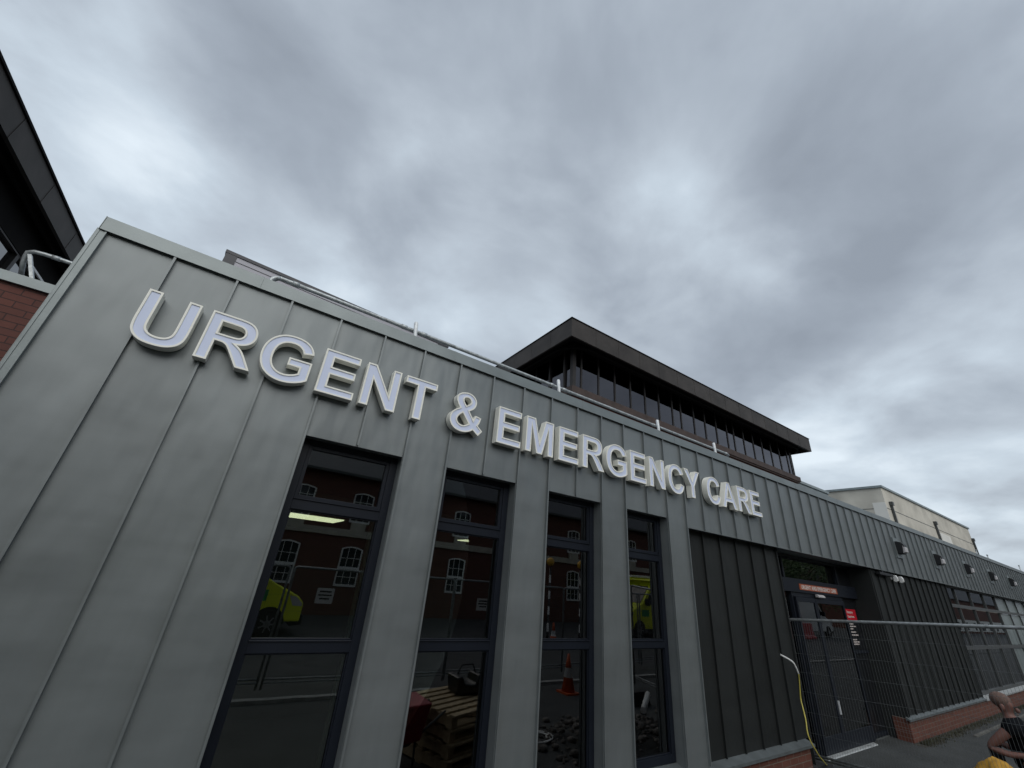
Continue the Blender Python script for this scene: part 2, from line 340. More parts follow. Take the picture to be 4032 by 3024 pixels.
tag(g.build('dirt', M['dirt'], recalc=False), kind='structure')

# ------------------------------------------------------------------ main building
XL, XR = -1.463, 60.
ZH, ZC, ZF = 3.178, 4.33, 3.107
def SXi(i): return SX0+SS*i
B = thing('hospital_wing', (0, 0, 0), 'single storey building clad in grey standing seam metal behind the raised letters', 'building')
WIN = [(SXi(4), SXi(6)), (SXi(7), SXi(9)), (SXi(10), SXi(12)), (SXi(13), SXi(15))]
XD = SXi(16)       # where the dark cladding starts
m = MB(); T = .012
# sheets
def sheet(x0, x1, z0, z1, y=0., t=T): m.box(x0, x1, y, y+t, z0, z1)
xs = XL+.05
for (a, b) in WIN:
    sheet(xs, a, .45, ZC-.002); sheet(a+.0005, b-.0005, ZH, ZC-.002); xs = b
sheet(xs, XD, .45, ZC-.002); sheet(XD+.0005, XR, ZF, ZC-.002)
# window reveals (jambs, heads)
for (a, b) in WIN:
    m.box(a-.012, a, .0125, .2, .47, ZH); m.box(b, b+.012, .0125, .2, .47, ZH); m.box(a-.012, b+.012, .0125, .2, ZH+.0005, ZH+.012)
m.box(XD-.012, XD, .0125, .14, .45, ZF)
# soffit of the fascia
m.box(XD+.001, XR, .0125, .6, ZF+.001, ZF+.012)
# standing seams
def seam(x, z0, z1, y=0., dp=.026, w=.009):
    m.box(x-w/2, x+w/2, y-dp, y-.0003, z0, z1)
    m.box(x-w/2-.004, x+w/2+.003, y-dp-.003, y-dp-.0002, z0, z1)
    m.box(x-w/2-.006, x-w/2-.0002, y-.006, y-.0004, z0, z1)
lows = {5: ZH, 8: ZH, 11: ZH, 14: ZH}
i = 1
while SXi(i) < XR-.1:
    x = SXi(i); z0 = lows.get(i, .45) if i <= 16 else ZF
    if i == 16:
        seam(x-.006, .47, ZC-.003)
    else: seam(x, z0+.002, ZC-.003)
    i += 1
# drip edges over the openings
for (a, b) in WIN: m.box(a+.006, b-.006, -.006, -.0005, ZH-.006, ZH+.02)
m.box(XD+.006, XR, -.008, -.0005, ZF-.008, ZF+.022)
clad = m.build('wall_cladding', M['zinc'], B)
# end corner trim
m = MB(); m.box(XL, XL+.0485, -.02, .02, .45, ZC-.003); m.box(XL-.004, XL-.0005, -.02, .5, .45, ZC-.003); m.box(XL+.012, XL+.016, -.024, -.0202, .45, ZC-.003)
m.box(XL+.049, XL+.056, -.026, -.0005, .45, ZC-.004)
m.build('corner_trim', M['zinc_trim'], B)
# side and back walls, roof slab
m = MB(); m.box(XL, XR, 12, 12.2, 0, ZC-.05); m.box(XL, XL+.2, .52, 12, 0, ZC-.05)
m.build('rear_wall', M['zinc_trim'], B)
m = MB(); m.box(XL+.21, XR, .46, 11.99, ZC-.16, ZC-.08); m.build('roof', M['membrane'], B)
# coping with joints
m = MB(); js = [XL+.012, -.394, 1.504, 3.413, 5.35]+[7.27+1.96*i for i in range(27)]
for a, b in zip(js[:-1], js[1:]):
    m.prism([(-.034, ZC-.012), (-.034, ZC+.106), (.45, ZC+.075), (.45, ZC-.06), (.43, ZC-.06), (.43, ZC), (.0, ZC), (.0, ZC-.001), (-.030, ZC-.012)], a+.0015, b-.0015, 'x')
for a in js[1:-1]:
    m.box(a-.016, a+.001, -.0365, -.0342, ZC-.014, ZC+.1065)
m.box(js[0]-.004, js[0], -.036, .46, ZC-.014, ZC+.108)
m.build('parapet_coping', M['zinc_trim'], B, bevel=.003)
# tall windows
def bars(m, x0, x1, y0, y1, z0, z1, w, wl=None):
    wl = wl or w
    m.box(x0, x0+wl, y0, y1, z0, z1); m.box(x1-w, x1, y0, y1, z0, z1); m.box(x0+wl, x1-w, y0, y1, z0, z0+w); m.box(x0+wl, x1-w, y0, y1, z1-w, z1)
for (a, b) in WIN:
    m = MB(); z0, z1 = .51, ZH-.002; a1, b1 = a+.001, b-.001
    m.box(a1, a1+.072, .125, .195, z0, z1); m.box(b1-.068, b1, .125, .195, z0, z1)
    for (p, q_) in ((z0, z0+.075), (1.612, 1.693), (2.60, 2.684), (z1-.045, z1)): m.box(a1+.072, b1-.068, .126, .194, p, q_)
    bars(m, a1+.073, b1-.069, .135, .192, 2.685, z1-.046, .03)        # opening top light
    for (p, q_) in ((z0+.076, 1.611), (1.694, 2.599)): bars(m, a1+.0725, b1-.0685, .140, .165, p, q_, .010)
    m.box(a1+.073, b1-.069, .115, .1245, 1.686, 1.692); m.box(a1+.073, b1-.069, .115, .1245, 2.678, 2.684)
    wd = m.build('window', M['anth'], B, bevel=.002)
    for (p, q_, e_) in ((z0+.08, 1.607, 0), (1.698, 2.595, 0), (2.712, z1-.07, .026)):
        MB().box(a1+.078+e_, b1-.074-e_, .158, .164, p, q_).build('pane', M['glass'], wd)
    MB().prism([(-.05, .455), (-.05, .475), (.124, .508), (.124, .455)], a+.002, b-.002, 'x').build('window_sill', M['sill'], B)
# dark cladding left of the door and right of it
def dark(x0, x1, y, z0, seams, name='dark_cladding'):
    global m
    m = MB(); m.box(x0, x1, y, y+T, z0, ZF-.002)
    for x in seams: 
        m.box(x-.005, x+.005, y-.026, y-.0003, z0+.003, ZF-.002); m.box(x-.009, x+.008, y-.029, y-.0262, z0+.003, ZF-.002)
    return m
m = dark(XD+.003, 8.24, .13, .434, [6.02+.449*k for k in range(-1, 5)])
m.box(8.224, 8.242, .1, .1296, .434, ZF-.002); m.box(8.2405, 8.252, .1, .419, .0, ZF-.002)
m.build('dark_cladding', M['zinc_dark'], B)
m = dark(12.25, 17.95, .075, .40, [12.33+.431*k for k in range(0, 14)])
m.box(12.238, 12.2495, .06, .60, .006, ZF-.002); m.box(12.236, 12.26, .045, .0745, .40, ZF-.002); m.box(17.93, 17.951, .045, .0745, .4, ZF-.002); m.box(17.9505, 17.96, .06, .3, .4, ZF-.002)
m.build('dark_cladding', M['zinc_dark'], B)
# plinths
m = MB(); m.box(XL+.05, 8.04, .05, .4, 0, .4); m.build('brick_plinth', M['brickP'], B)
m = MB(); m.box(12.2, XR, .05, .3, 0, .375); m.build('brick_plinth', M['brickP'], B)
def sill_run(x0, x1, z, yb, joints):
    m = MB(); xs_ = [x0]+joints+[x1]
    for a, b in zip(xs_[:-1], xs_[1:]): m.prism([(.01, z-.045), (.01, z-.012), (yb, z+.02), (yb, z-.03), (.028, z-.03), (.028, z-.045)], a+.001, b-.001, 'x')
    return m
sill_run(XL+.06, 8.13, .415, .129, [SXi(15)+.02, 6.9]).build('plinth_sill', M['sill'], B)
m = sill_run(12.16, 18.0, .39, .0745, [13.8, 15.8]); m.build('plinth_sill', M['sill'], B)
m = sill_run(18.002, XR, .378, .16, [20.2, 23, 26, 29]); m.build('plinth_sill', M['matt'], B)
# long ribbon window on the right
m = MB(); wx = [17.965]+[19.45+1.715*k for k in range(12)]; zb, z1_, z2_, zt = .41, 1.49, 2.575, ZF-.003
m.box(wx[0], wx[0]+.05, .16, .25, zb, zt)
for k_, x in enumerate(wx[1:]): m.box(x-.03, x+.03, .19, .25, zb, zt)
for (p, q_) in ((zb-.05, zb+.05), (z1_-.045, z1_+.045), (z2_-.045, z2_+.045), (zt-.04, zt)): m.box(wx[0]+.051, wx[-1], .175, .249, p, q_)
rw = m.build('window', M['ribbonframe'], B)
for k_ in range(len(wx)-1):
    for j, (p, q_) in enumerate(((zb+.055, z1_-.05), (z1_+.05, z2_-.05), (z2_+.05, zt-.045))):
        o = MB().box(wx[k_]+.035, wx[k_+1]-.035, .225, .231, p, q_).build('pane', M['frost' if k_ >= 4 else 'glass'], rw)
# entrance: glazed screen with sliding doors
YD = .42
m = MB(); F0, F1 = 8.2525, 12.237
m.box(F0, 8.86, YD+.0, YD+.1, .02, ZF-.002); m.box(8.861, 8.90, YD-.01, YD+.1, .02, ZF-.003)
m.box(8.901, F1, YD-.03, YD+.12, 2.44, 2.675); m.box(8.901, F1, YD-.004, YD+.1, ZF-.06, ZF-.002)
for x in (9.24, 11.43): m.box(x-.03, x+.03, YD, YD+.1, .03, 2.4395)
for x in (9.07, 11.47): m.box(x-.03, x+.03, YD, YD+.1, 2.676, ZF-.061)
m.box(9.271, 11.399, YD+.0, YD+.1, 2.36, 2.4395); m.box(11.461, F1, YD+.02, YD+.1, .03, .10); m.box(11.461, F1, YD+.01, YD+.09, 1.41, 1.46); m.box(8.901, 9.209, YD+.02, YD+.1, .03, .1)
sc = m.build('entrance_screen', M['anth'], B, bevel=.002)
for (a, b, p, q_) in ((8.905, 9.205, .105, 2.435), (8.905, 9.035, 2.68, ZF-.065), (9.105, 11.435, 2.68, ZF-.065)):
    MB().box(a, b, YD+.05, YD+.056, p, q_).build('pane', M['glass_door'], sc)
MB().box(11.465, F1-.002, YD+.045, YD+.06, 1.465, 2.435).build('black_panel', M['black'], sc)
MB().box(11.465, F1-.002, YD+.045, YD+.06, .105, 1.405).build('black_panel', M['black'], sc)
MB().box(11.505, F1-.002, YD+.05, YD+.06, 2.68, ZF-.065).build('black_panel', M['black'], sc)
for (a, b) in ((9.275, 10.07), (10.075, 11.39)):
    m = MB(); w = .055
    m.box(a, a+w, YD-.04, YD-.005, .03, 2.355); m.box(b-w, b, YD-.04, YD-.005, .03, 2.355); m.box(a+w, b-w, YD-.04, YD-.005, .03, .26); m.box(a+w, b-w, YD-.04, YD-.005, 2.28, 2.355)
    d_ = m.build('sliding_door', M['anth'], B, bevel=.002)
    MB().box(a+w+.002, b-w-.002, YD-.025, YD-.019, .262, 2.278).build('pane', M['glass_door'], d_)
    hx = (b-.028) if a < 9.5 else (a+.028)
    if a > 9.5: MB().box(hx-.012, hx+.012, YD-.062, YD-.0405, .52, .72).build('handle', M['galv_white'], d_)
MB().prism([(YD-.12, .007), (YD-.11, .022), (YD-.045, .028), (YD-.045, .007)], 9.14, 11.2, 'x').build('threshold', M['matt'], B)
MB().prism([(YD-.10, 2.385), (YD-.10, 2.41), (YD-.07, 2.435), (YD-.031, 2.435), (YD-.031, 2.385)], 10.12, 10.40, 'x').build('door_sensor', M['opal'], B, bevel=.006)
# room behind the tall windows and the entrance lobby
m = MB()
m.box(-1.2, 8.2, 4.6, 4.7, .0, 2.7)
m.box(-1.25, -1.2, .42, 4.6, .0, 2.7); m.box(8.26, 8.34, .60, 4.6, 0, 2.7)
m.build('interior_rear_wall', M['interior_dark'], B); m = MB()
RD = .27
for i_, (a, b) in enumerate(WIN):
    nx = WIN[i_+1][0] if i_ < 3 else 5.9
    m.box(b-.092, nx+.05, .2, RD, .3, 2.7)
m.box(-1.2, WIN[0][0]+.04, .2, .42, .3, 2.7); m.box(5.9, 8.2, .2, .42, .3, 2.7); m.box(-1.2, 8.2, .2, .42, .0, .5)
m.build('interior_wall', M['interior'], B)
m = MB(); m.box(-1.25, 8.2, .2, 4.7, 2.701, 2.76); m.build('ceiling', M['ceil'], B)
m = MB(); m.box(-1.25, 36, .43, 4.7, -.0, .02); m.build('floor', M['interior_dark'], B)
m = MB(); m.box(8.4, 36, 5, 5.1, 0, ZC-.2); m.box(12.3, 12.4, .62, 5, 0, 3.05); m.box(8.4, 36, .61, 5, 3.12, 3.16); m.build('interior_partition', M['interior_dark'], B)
for (x, y) in ((.57, 1.8), (3.13, 1.93), (6.62, 2.1)):
    MB().box(x, x+.6, y, y+.62, 2.69, 2.7005).build('ceiling_light', M['led'], B)

# ------------------------------------------------------------------ letters
def q2(p0, c, p1, n=6): return [((1-t)**2*p0[0]+2*t*(1-t)*c[0]+t*t*p1[0], (1-t)**2*p0[1]+2*t*(1-t)*c[1]+t*t*p1[1]) for t in [i/n for i in range(1, n+1)]]
def path(s):
    # plain pairs are corners; triples (cx,cy),(x,y) given as 4-tuples are quadratic curves
    out = []
    for e_ in s:
        if len(e_) == 2: out.append(e_)
        else: out += q2(out[-1], e_[:2], e_[2:])
    if abs(out[0][0]-out[-1][0])+abs(out[0][1]-out[-1][1]) < 1: out.pop()
    return out
G = {
 'A': [[(1471,0),(1149,0),(1021,333),(435,333),(314,0),(0,0),(571,1466),(884,1466)], [(926,580),(724,1124),(526,580)]],
 'E': [[(149,0),(149,1466),(1236,1466),(1236,1218),(445,1218),(445,893),(1181,893),(1181,646),(445,646),(445,249),(1264,249),(1264,0)]],
 'N': [[(152,0),(152,1466),(440,1466),(1040,487),(1040,1466),(1315,1466),(1315,0),(1018,0),(427,956),(427,0)]],
 'M': [[(145,0),(145,1466),(588,1466),(854,466),(1117,1466),(1561,1466),(1561,0),(1286,0),(1286,1154),(995,0),(710,0),(420,1154),(420,0)]],
 'T': [[(478,0),(478,1218),(43,1218),(43,1466),(1208,1466),(1208,1218),(774,1218),(774,0)]],
 'Y': [[(534,0),(534,617),(-3,1466),(344,1466),(689,886),(1027,1466),(1368,1466),(829,615),(829,0)]],
 'U': [[(147,1466),(443,1466),(443,672),(443,483,454,427),(473,337,544.5,282.5),(616,228,740,228),(866,228,930,279.5),(994,331,1007,406),(1020,481,1020,655),(1020,1466),(1316,1466),(1316,696),(1316,432,1292,323),(1268,214,1203.5,139),(1139,64,1031,19.5),(923,-25,749,-25),(539,-25,430.5,23.5),(322,72,259,149.5),(196,227,176,312),(147,438,147,684)]],
 'C': [[(1087,539),(1374,448),(1308,208,1154.5,91.5),(1001,-25,765,-25),(473,-25,285,174.5),(97,374,97,720),(97,1086,286,1288.5),(475,1491,783,1491),(1052,1491,1220,1332),(1320,1238,1370,1062),(1077,992),(1051,1106,968.5,1172),(886,1238,768,1238),(605,1238,503.5,1121),(402,1004,402,742),(402,464,502,346),(602,228,762,228),(880,228,965,303),(1050,378,1087,539)]],
 'G': [[(833,539),(833,786),(1471,786),(1471,202),(1378,112,1201.5,43.5),(1025,-25,844,-25),(614,-25,443,71.5),(272,168,186,347.5),(100,527,100,738),(100,967,196,1145),(292,1323,477,1418),(618,1491,828,1491),(1101,1491,1254.5,1376.5),(1408,1262,1452,1060),(1158,1005),(1127,1113,1041.5,1175.5),(956,1238,828,1238),(634,1238,519.5,1115),(405,992,405,750),(405,489,521,358.5),(637,228,825,228),(918,228,1011.5,264.5),(1105,301,1172,353),(1172,539)]],
 'R': [[(150,0),(150,1466),(773,1466),(1008,1466,1114.5,1426.5),(1221,1387,1285,1286),(1349,1185,1349,1055),(1349,890,1252,782.5),(1155,675,962,647),(1058,591,1120.5,524),(1183,457,1289,286),(1468,0),(1114,0),(900,319),(786,490,744,534.5),(702,579,655,595.5),(608,612,506,612),(446,612),(446,0)], [(446,846),(665,846),(878,846,931,864),(984,882,1014,926),(1044,970,1044,1036),(1044,1110,1004.5,1155.5),(965,1201,893,1213),(857,1218,677,1218),(446,1218)]],
}
def catm(pts, corners):
    n = len(pts); out = []
    for i in range(n):
        p0, p1, p2, p3 = pts[(i-1) % n], pts[i], pts[(i+1) % n], pts[(i+2) % n]
        if i in corners: p0 = p1
        if (i+1) % n in corners: p3 = p2
        out.append(p1)
        if i in corners and (i+1) % n in corners: continue
        for t in (.25, .5, .75):
            out.append(tuple(.5*((2*p1[k])+(-p0[k]+p2[k])*t+(2*p0[k]-5*p1[k]+4*p2[k]-p3[k])*t*t+(-p0[k]+3*p1[k]-3*p2[k]+p3[k])*t**3) for k in (0, 1)))
    return out
amp = [catm([(379,1524),(247,1453),(160,1335),(160,1185),(221,1042),(327,906),(157,794),(30,651),(-23,479),(-2,316),(82,173),(221,70),(407,17),(612,23),(812,86),(954,182),(1193,15),(1356,222),(1139,396),(1207,535),(1248,715),(1000,757),(933,566),(724,862),(894,987),(975,1136),(981,1304),(901,1447),(754,1541),(575,1567)], {5,15,16,17,18,20,21,22,23}),
       catm([(575,1042),(478,1162),(448,1262),(481,1328),(548,1363),(665,1352),(743,1272),(736,1173)], {0}),
       catm([(467,733),(350,626),(285,515),(275,407),(346,310),(463,265),(586,279),(754,377)], {0,7})]
def area(p): return .5*sum(p[i][0]*p[(i+1) % len(p)][1]-p[(i+1) % len(p)][0]*p[i][1] for i in range(len(p)))
def inset(p, d):
    out = []; n = len(p)
    for i in range(n):
        a, b, c = Vector(p[i-1]), Vector(p[i]), Vector(p[(i+1) % n])
        e1 = (b-a).normalized(); e2 = (c-b).normalized(); n1 = Vector((-e1.y, e1.x)); n2 = Vector((-e2.y, e2.x))
        h = (n1+n2); h = h.normalized() if h.length > 1e-6 else n1
        k = max(.35, h.dot(n1)); out.append(tuple(b+h*(d/k)))
    return out
US = .413/1466
LETT = {}
def letter_mesh(ch):
    if ch in LETT: return LETT[ch]
    loops = amp if ch == '&' else [path(l) for l in G[ch]]
    x_min = min(p[0] for p in loops[0]) if ch != '&' else 0
    L_ = []
    for i, l in enumerate(loops):
        l = [((x-x_min)*US, z*US) for x, z in l]
        if (area(l) > 0) != (i == 0): l = l[::-1]
        L_.append(l)
    I_ = [inset(l, .0135) for l in L_]
    yb, yf, yr, = -.016, -.103, -.0965
    def tess(m, loops, y):
        vs = [v for l in loops for v in l]; n0 = len(m.v); m.v += [(a, y, b) for a, b in vs]
        for t in tessellate_polygon([[Vector((a, b, 0)) for a, b in l] for l in loops]):
            m.f.append([n0+i for i in t]); m.m.append(0); m.sm.append(False)
    body = MB(); tess(body, L_, yb); tess(body, I_, yr+.002)
    for l, q in zip(L_, I_):
        n = len(l)
        for i in range(n):
            j = (i+1) % n
            body.face([(l[i][0], yb, l[i][1]), (l[j][0], yb, l[j][1]), (l[j][0], yf, l[j][1]), (l[i][0], yf, l[i][1])])
            body.face([(l[i][0], yf, l[i][1]), (l[j][0], yf, l[j][1]), (q[j][0], yf, q[j][1]), (q[i][0], yf, q[i][1])])
            body.face([(q[i][0], yf, q[i][1]), (q[j][0], yf, q[j][1]), (q[j][0], yr+.002, q[j][1]), (q[i][0], yr+.002, q[i][1])])
    # stand-off studs
    xs_ = [p[0] for p in L_[0]]
    face = MB(); q3 = [inset(l, .0155) for l in L_]; tess(face, q3, yr); tess(face, q3, yr+.0015)
    for q in q3:
        n = len(q)
        for i in range(n):
            j = (i+1) % n; face.face([(q[i][0], yr, q[i][1]), (q[j][0], yr, q[j][1]), (q[j][0], yr+.0015, q[j][1]), (q[i][0], yr+.0015, q[i][1])])
    st = MB()
    for p in (L_[0][0],):
        c = Vector((sum(v[0] for v in L_[0])/len(L_[0]), 0)); 
        q = inset(L_[0], .03)[L_[0].index(p)]; st.tube([(q[0], -.017, q[1]), (q[0], .0, q[1])], .006, 6)
    LETT[ch] = (body, face, st); return LETT[ch]
POS = [('U',-1.004,'URGENT','first'),('R',-.601,'URGENT','second'),('G',-.204,'URGENT','third'),('E',.257,'URGENT','fourth'),('N',.630,'URGENT','fifth'),('T',1.012,'URGENT','last'),
 ('&',1.527,'',''),('E',2.090,'EMERGENCY','first'),('M',2.474,'EMERGENCY','second'),('E',2.957,'EMERGENCY','third'),('R',3.341,'EMERGENCY','fourth'),('G',3.754,'EMERGENCY','fifth'),('E',4.207,'EMERGENCY','sixth'),('N',4.597,'EMERGENCY','seventh'),('C',5.005,'EMERGENCY','eighth'),('Y',5.388,'EMERGENCY','last'),
 ('C',5.945,'CARE','first'),('A',6.348,'CARE','second'),('R',6.813,'CARE','third'),('E',7.214,'CARE','last')]
for ch, x, word, pos in POS:
    z = 3.538-.0019*(x+1)
    lab = 'raised ampersand with pale blue face and cream rim between URGENT and EMERGENCY' if ch == '&' else 'raised letter %s with pale blue face and cream rim, %s letter of %s' % (ch, pos, word)
    nm = 'sign_ampersand' if ch == '&' else 'sign_letter_'+ch.lower()
    t = thing('sign_letter', (x, 0, z), lab, 'sign letter', 'raised letters of the wall sign')
    body, face, st = letter_mesh(ch)
    for mb, n_, ma in ((body, 'letter_body', 'cream'), (face, 'letter_face', 'lav'), (st, 'fixing_stud', 'galv')):
        o = mb.build(n_, M[ma], None); o.parent = t

# ------------------------------------------------------------------ text helper
def text(body, size, loc, mt, parent, name='lettering', width=None, align='LEFT', bold=0.0, th=.001, rot=(R(90), 0, 0)):
    c = bpy.data.curves.new(name, 'FONT'); c.body = body; c.size = size; c.align_x = align; c.extrude = th; c.offset = bold; c.resolution_u = 3
    o = bpy.data.objects.new(name, c); COL.objects.link(o); bpy.context.view_layer.update()
    me = bpy.data.meshes.new_from_object(o.evaluated_get(bpy.context.evaluated_depsgraph_get())); bpy.data.objects.remove(o)
    me.materials.clear(); me.materials.append(mt); me.name = name
    xs = [v.co.x for v in me.vertices]
    if width: 
        k = width/(max(xs)-min(xs)); me.transform(Matrix.Diagonal((k, 1, 1, 1)))
    from mathutils import Euler
    me.transform(Matrix.Translation(loc) @ Euler(rot).to_matrix().to_4x4())
    if parent: me.transform(Matrix.Translation(-parent.location))
    n = bpy.data.objects.new(name, me); COL.objects.link(n); n.parent = parent; return n
t = thing('entrance_sign', (9.52, YD-.034, 2.49), 'narrow orange sign reading URGENT AND EMERGENCY CARE above the sliding doors', 'sign')
MB().box(9.52, 11.2, YD-.036, YD-.0305, 2.488, 2.594).build('sign_panel', M['orange'], t)
text('URGENT AND EMERGENCY CARE', .098, (9.585, YD-.0375, 2.506), M['txt'], t, width=1.55, bold=.0035)
t = thing('department_sign', (11.6, YD+.04, 2.01), 'red panel reading Emergency Department right of the sliding doors', 'sign')
MB().box(11.6, 12.11, YD+.035, YD+.0445, 2.012, 2.222).build('sign_panel', M['red'], t)
text('Emergency', .068, (11.64, YD+.0335, 2.145), M['txt'], t, bold=.001)
text('Department', .068, (11.64, YD+.0335, 2.06), M['txt'], t, bold=.001)
t = thing('information_board', (11.6, YD+.04, 1.5), 'dark board with small white lines of text under the red sign', 'sign')
MB().box(11.6, 12.11, YD+.036, YD+.0445, 1.5, 1.99).build('board_panel', M['black'], t)
mb = MB(); rr = random.Random(5)
mb2 = MB()
for i, z in enumerate((1.93, 1.885, 1.84, 1.78, 1.725, 1.64, 1.60, 1.56)):
    x = 11.64; end = x+(.2, .3, .13, .24, .33, .2, .3, .26)[i]
    while x < end:
        w = .03+rr.random()*.05; (mb if i < 5 else mb2).box(x, min(x+w, end), YD+.034, YD+.0357, z, z+.022); x += w+.012
mb.build('lettering', M['txt'], t); mb2.build('lettering', M['txt'], t)

# ------------------------------------------------------------------ wall lights
def wall_light():
    t = thing('wall_light', (0, 0, 0), 'x', 'wall light', 'hooded lamps along the metal fascia')
    m = MB(); m.box(-.2, .2, -.030, -.0005, -.24, .24); m.build('backplate', M['zinc_trim'], t)
    m = MB()
    pr = [(-.031, -.145), (-.10, -.125), (-.112, .02), (-.108, .085), (-.09, .13), (-.06, .15), (-.031, .15)]
    pr = [(y*1.55+.017, z) for y, z in pr]; m.prism(pr, -.125, -.105, 'x'); m.prism(pr, .105, .125, 'x')
    top = [(-.132, .02), (-.125, .085), (-.10, .13), (-.06, .15), (-.031, .15), (-.031, .138), (-.06, .138), (-.092, .12), (-.112, .08), (-.12, .02)]
    top = [(y*1.55+.017, z) for y, z in top]; m.prism(top, -.1045, .1045, 'x'); m.box(-.1045, .1045, -.14, -.0315, -.145, -.13)
    m.build('housing', M['blackmetal'], t, bevel=.004)
    m = MB(); m.prism([(-.13, -.125), (-.19, -.10), (-.195, .01), (-.15, .06), (-.04, .07), (-.04, -.125)], -.102, .102, 'x'); m.build('diffuser', M['opal'], t, bevel=.01)
    return t
wl = wall_light(); ords = ['nearest the entrance', 'second from the entrance', 'in the middle of the row of five', 'second from the right end of the row', 'farthest to the right']
for i, x in enumerate((14.40, 17.52, 20.68, 23.86, 27.1)):
    lab = 'black hooded wall lamp on the grey fascia, '+ords[i]
    if i == 0: wl.location = (x, 0, 3.735); wl['label'] = lab
    else: dup(wl, (x, 0, 3.735), label=lab)
for i, x in enumerate((13.62, 14.0)):
    t = thing('security_light', (x, .045, 2.98), 'small white security lamp under the fascia, '+('left' if i == 0 else 'right')+' one of the pair', 'security light', 'white lamps under the fascia')
    MB().box(x-.02, x+.02, .021, .074, 2.95, 3.0).build('bracket', M['white'], t)
    MB().prism([(.02, 2.91), (-.02, 2.90), (-.05, 2.93), (-.055, 2.99), (-.03, 3.045), (.02, 3.045)], x-.045, x+.045, 'x').build('lamp_head', M['white'], t, bevel=.004)
t = thing('camera_housing', (12.95, 0, 3.02), 'long black fitting under the fascia left of the white lamps', 'fitting')
MB().box(12.6, 13.42, -.04, .045, 2.995, 3.05).build('case', M['blackmetal'], t, bevel=.006)
MB().box(12.9, 12.96, .0, .045, 3.051, 3.10).build('bracket', M['blackmetal'], t)

# ------------------------------------------------------------------ loose cable
t = thing('cable', (8.0, .1, .1), 'yellow sleeved cable with white end hanging out of the dark wall', 'cable')
cp_ = [(7.80,.125,1.50),(7.90,.02,1.43),(7.95,.0,1.36),(8.0,-.0,1.27),(8.03,.02,1.17),(8.04,.04,1.05),(8.035,.05,.93),(7.99,.02,.82),(7.92,-.02,.70),(7.86,-.04,.58),(7.87,-.06,.47),(7.95,-.07,.37),(8.05,-.06,.29),(8.18,-.04,.22),(8.32,.0,.16),(8.46,.05,.12)]
def smooth(pts, n=4):
    out = []
    for i in range(len(pts)-1):
        p0, p1, p2, p3 = pts[max(0, i-1)], pts[i], pts[i+1], pts[min(len(pts)-1, i+2)]
        for k in range(n):
            t_ = k/n; out.append(tuple(.5*((2*p1[a])+(-p0[a]+p2[a])*t_+(2*p0[a]-5*p1[a]+4*p2[a]-p3[a])*t_*t_+(-p0[a]+3*p1[a]-3*p2[a]+p3[a])*t_**3) for a in range(3)))
    return out+[pts[-1]]
MB().tube(smooth(cp_[:4]), .0125, 8).build('white_sleeve', M['white'], t)
MB().tube(smooth(cp_[3:]), .0085, 8).build('yellow_sleeve', M['yel'], t)

# ------------------------------------------------------------------ fence panels
def site_fence(label, k=0):
    # along -Y from the origin, 3.5 m long
    t = thing('mesh_barrier', (0, 0, 0), label, 'fence', 'temporary mesh fence panels')
    zt, zb_, Ln = 1.98, .2, 3.45
    m = MB()
    m.tube([(0, -.03, zb_-.15), (0, -.03, zt-.06), (0, -.04, zt-.02), (0, -.08, zt), (0, -Ln+.05, zt), (0, -Ln+.01, zt-.02), (0, -Ln, zt-.06), (0, -Ln, zb_-.15)], .021, 12)
    m.tube([(0, -.03, zb_), (0, -Ln, zb_)], .016, 10); m.tube([(.035, -.04, zb_-.045), (.035, -Ln, zb_-.045)], .013, 8)
    m.build('frame', M['galv_dull'], t)
    m = MB(); rr = random.Random(9); ys = [-.06-.0345*i for i in range(int((Ln-.08)/.0345))]
    hz = [zb_+.005+.2585*i for i in range(1, 7)]
    for y in ys: m.tube([(rr.gauss(0, .001), y, zb_), (.004+rr.gauss(0, .002), y+rr.gauss(0, .0012), (zb_+zt)/2), (rr.gauss(0, .001), y, zt)], .0017, 3, caps=False)
    for z in hz:
        m.tube([(.003+.003*(i % 2), -.03-(Ln-.03)*i/40, z+rr.gauss(0, .0012)) for i in range(41)], .0021, 4, caps=False)
    m.build('mesh', M['wire'], t)
    for ch in t.children:
        for v in ch.data.vertices: v.co.z -= k*v.co.y
    return t
fp = site_fence('temporary mesh fence panel standing out from the wall across the entrance', .087)
fp.location = (8.37, .21, .005)
def block(loc, label, n=1):
    t = thing('ballast_block', loc, label, 'rubber foot', 'rubber feet under the fence panels')
    for i in range(n):
        m = MB(); x, y, z = loc; m.prism([(x-.33, z+i*.125), (x+.33, z+i*.125), (x+.27, z+.12+i*.125), (x-.27, z+.12+i*.125)], y-.11, y+.11, 'y'); m.build('block', M['rubber'], t, bevel=.01)
    return t
block((8.38, .16, .006), 'low dark rubber foot under the fence panel by the brick plinth')
block((8.37, -3.2, .006), 'stacked rubber feet under the outer end of the fence panel', 2)
fp2 = site_fence('mesh fence panel along the kerb behind the viewer, first from the left'); fp2.location = (-2.2, -5.3, .08); fp2.rotation_euler = (0, 0, R(90))
for i, (x, y, a) in enumerate(((1.3, -5.3, 90), (4.8, -5.4, 88), (8.3, -5.6, 86), (11.8, -6.0, 84), (15.3, -6.5, 84))):
    dup(fp2, (x, y, .08), R(a), label='mesh fence panel along the kerb behind the viewer, '+['second', 'third', 'fourth', 'fifth', 'sixth'][i]+' from the left')

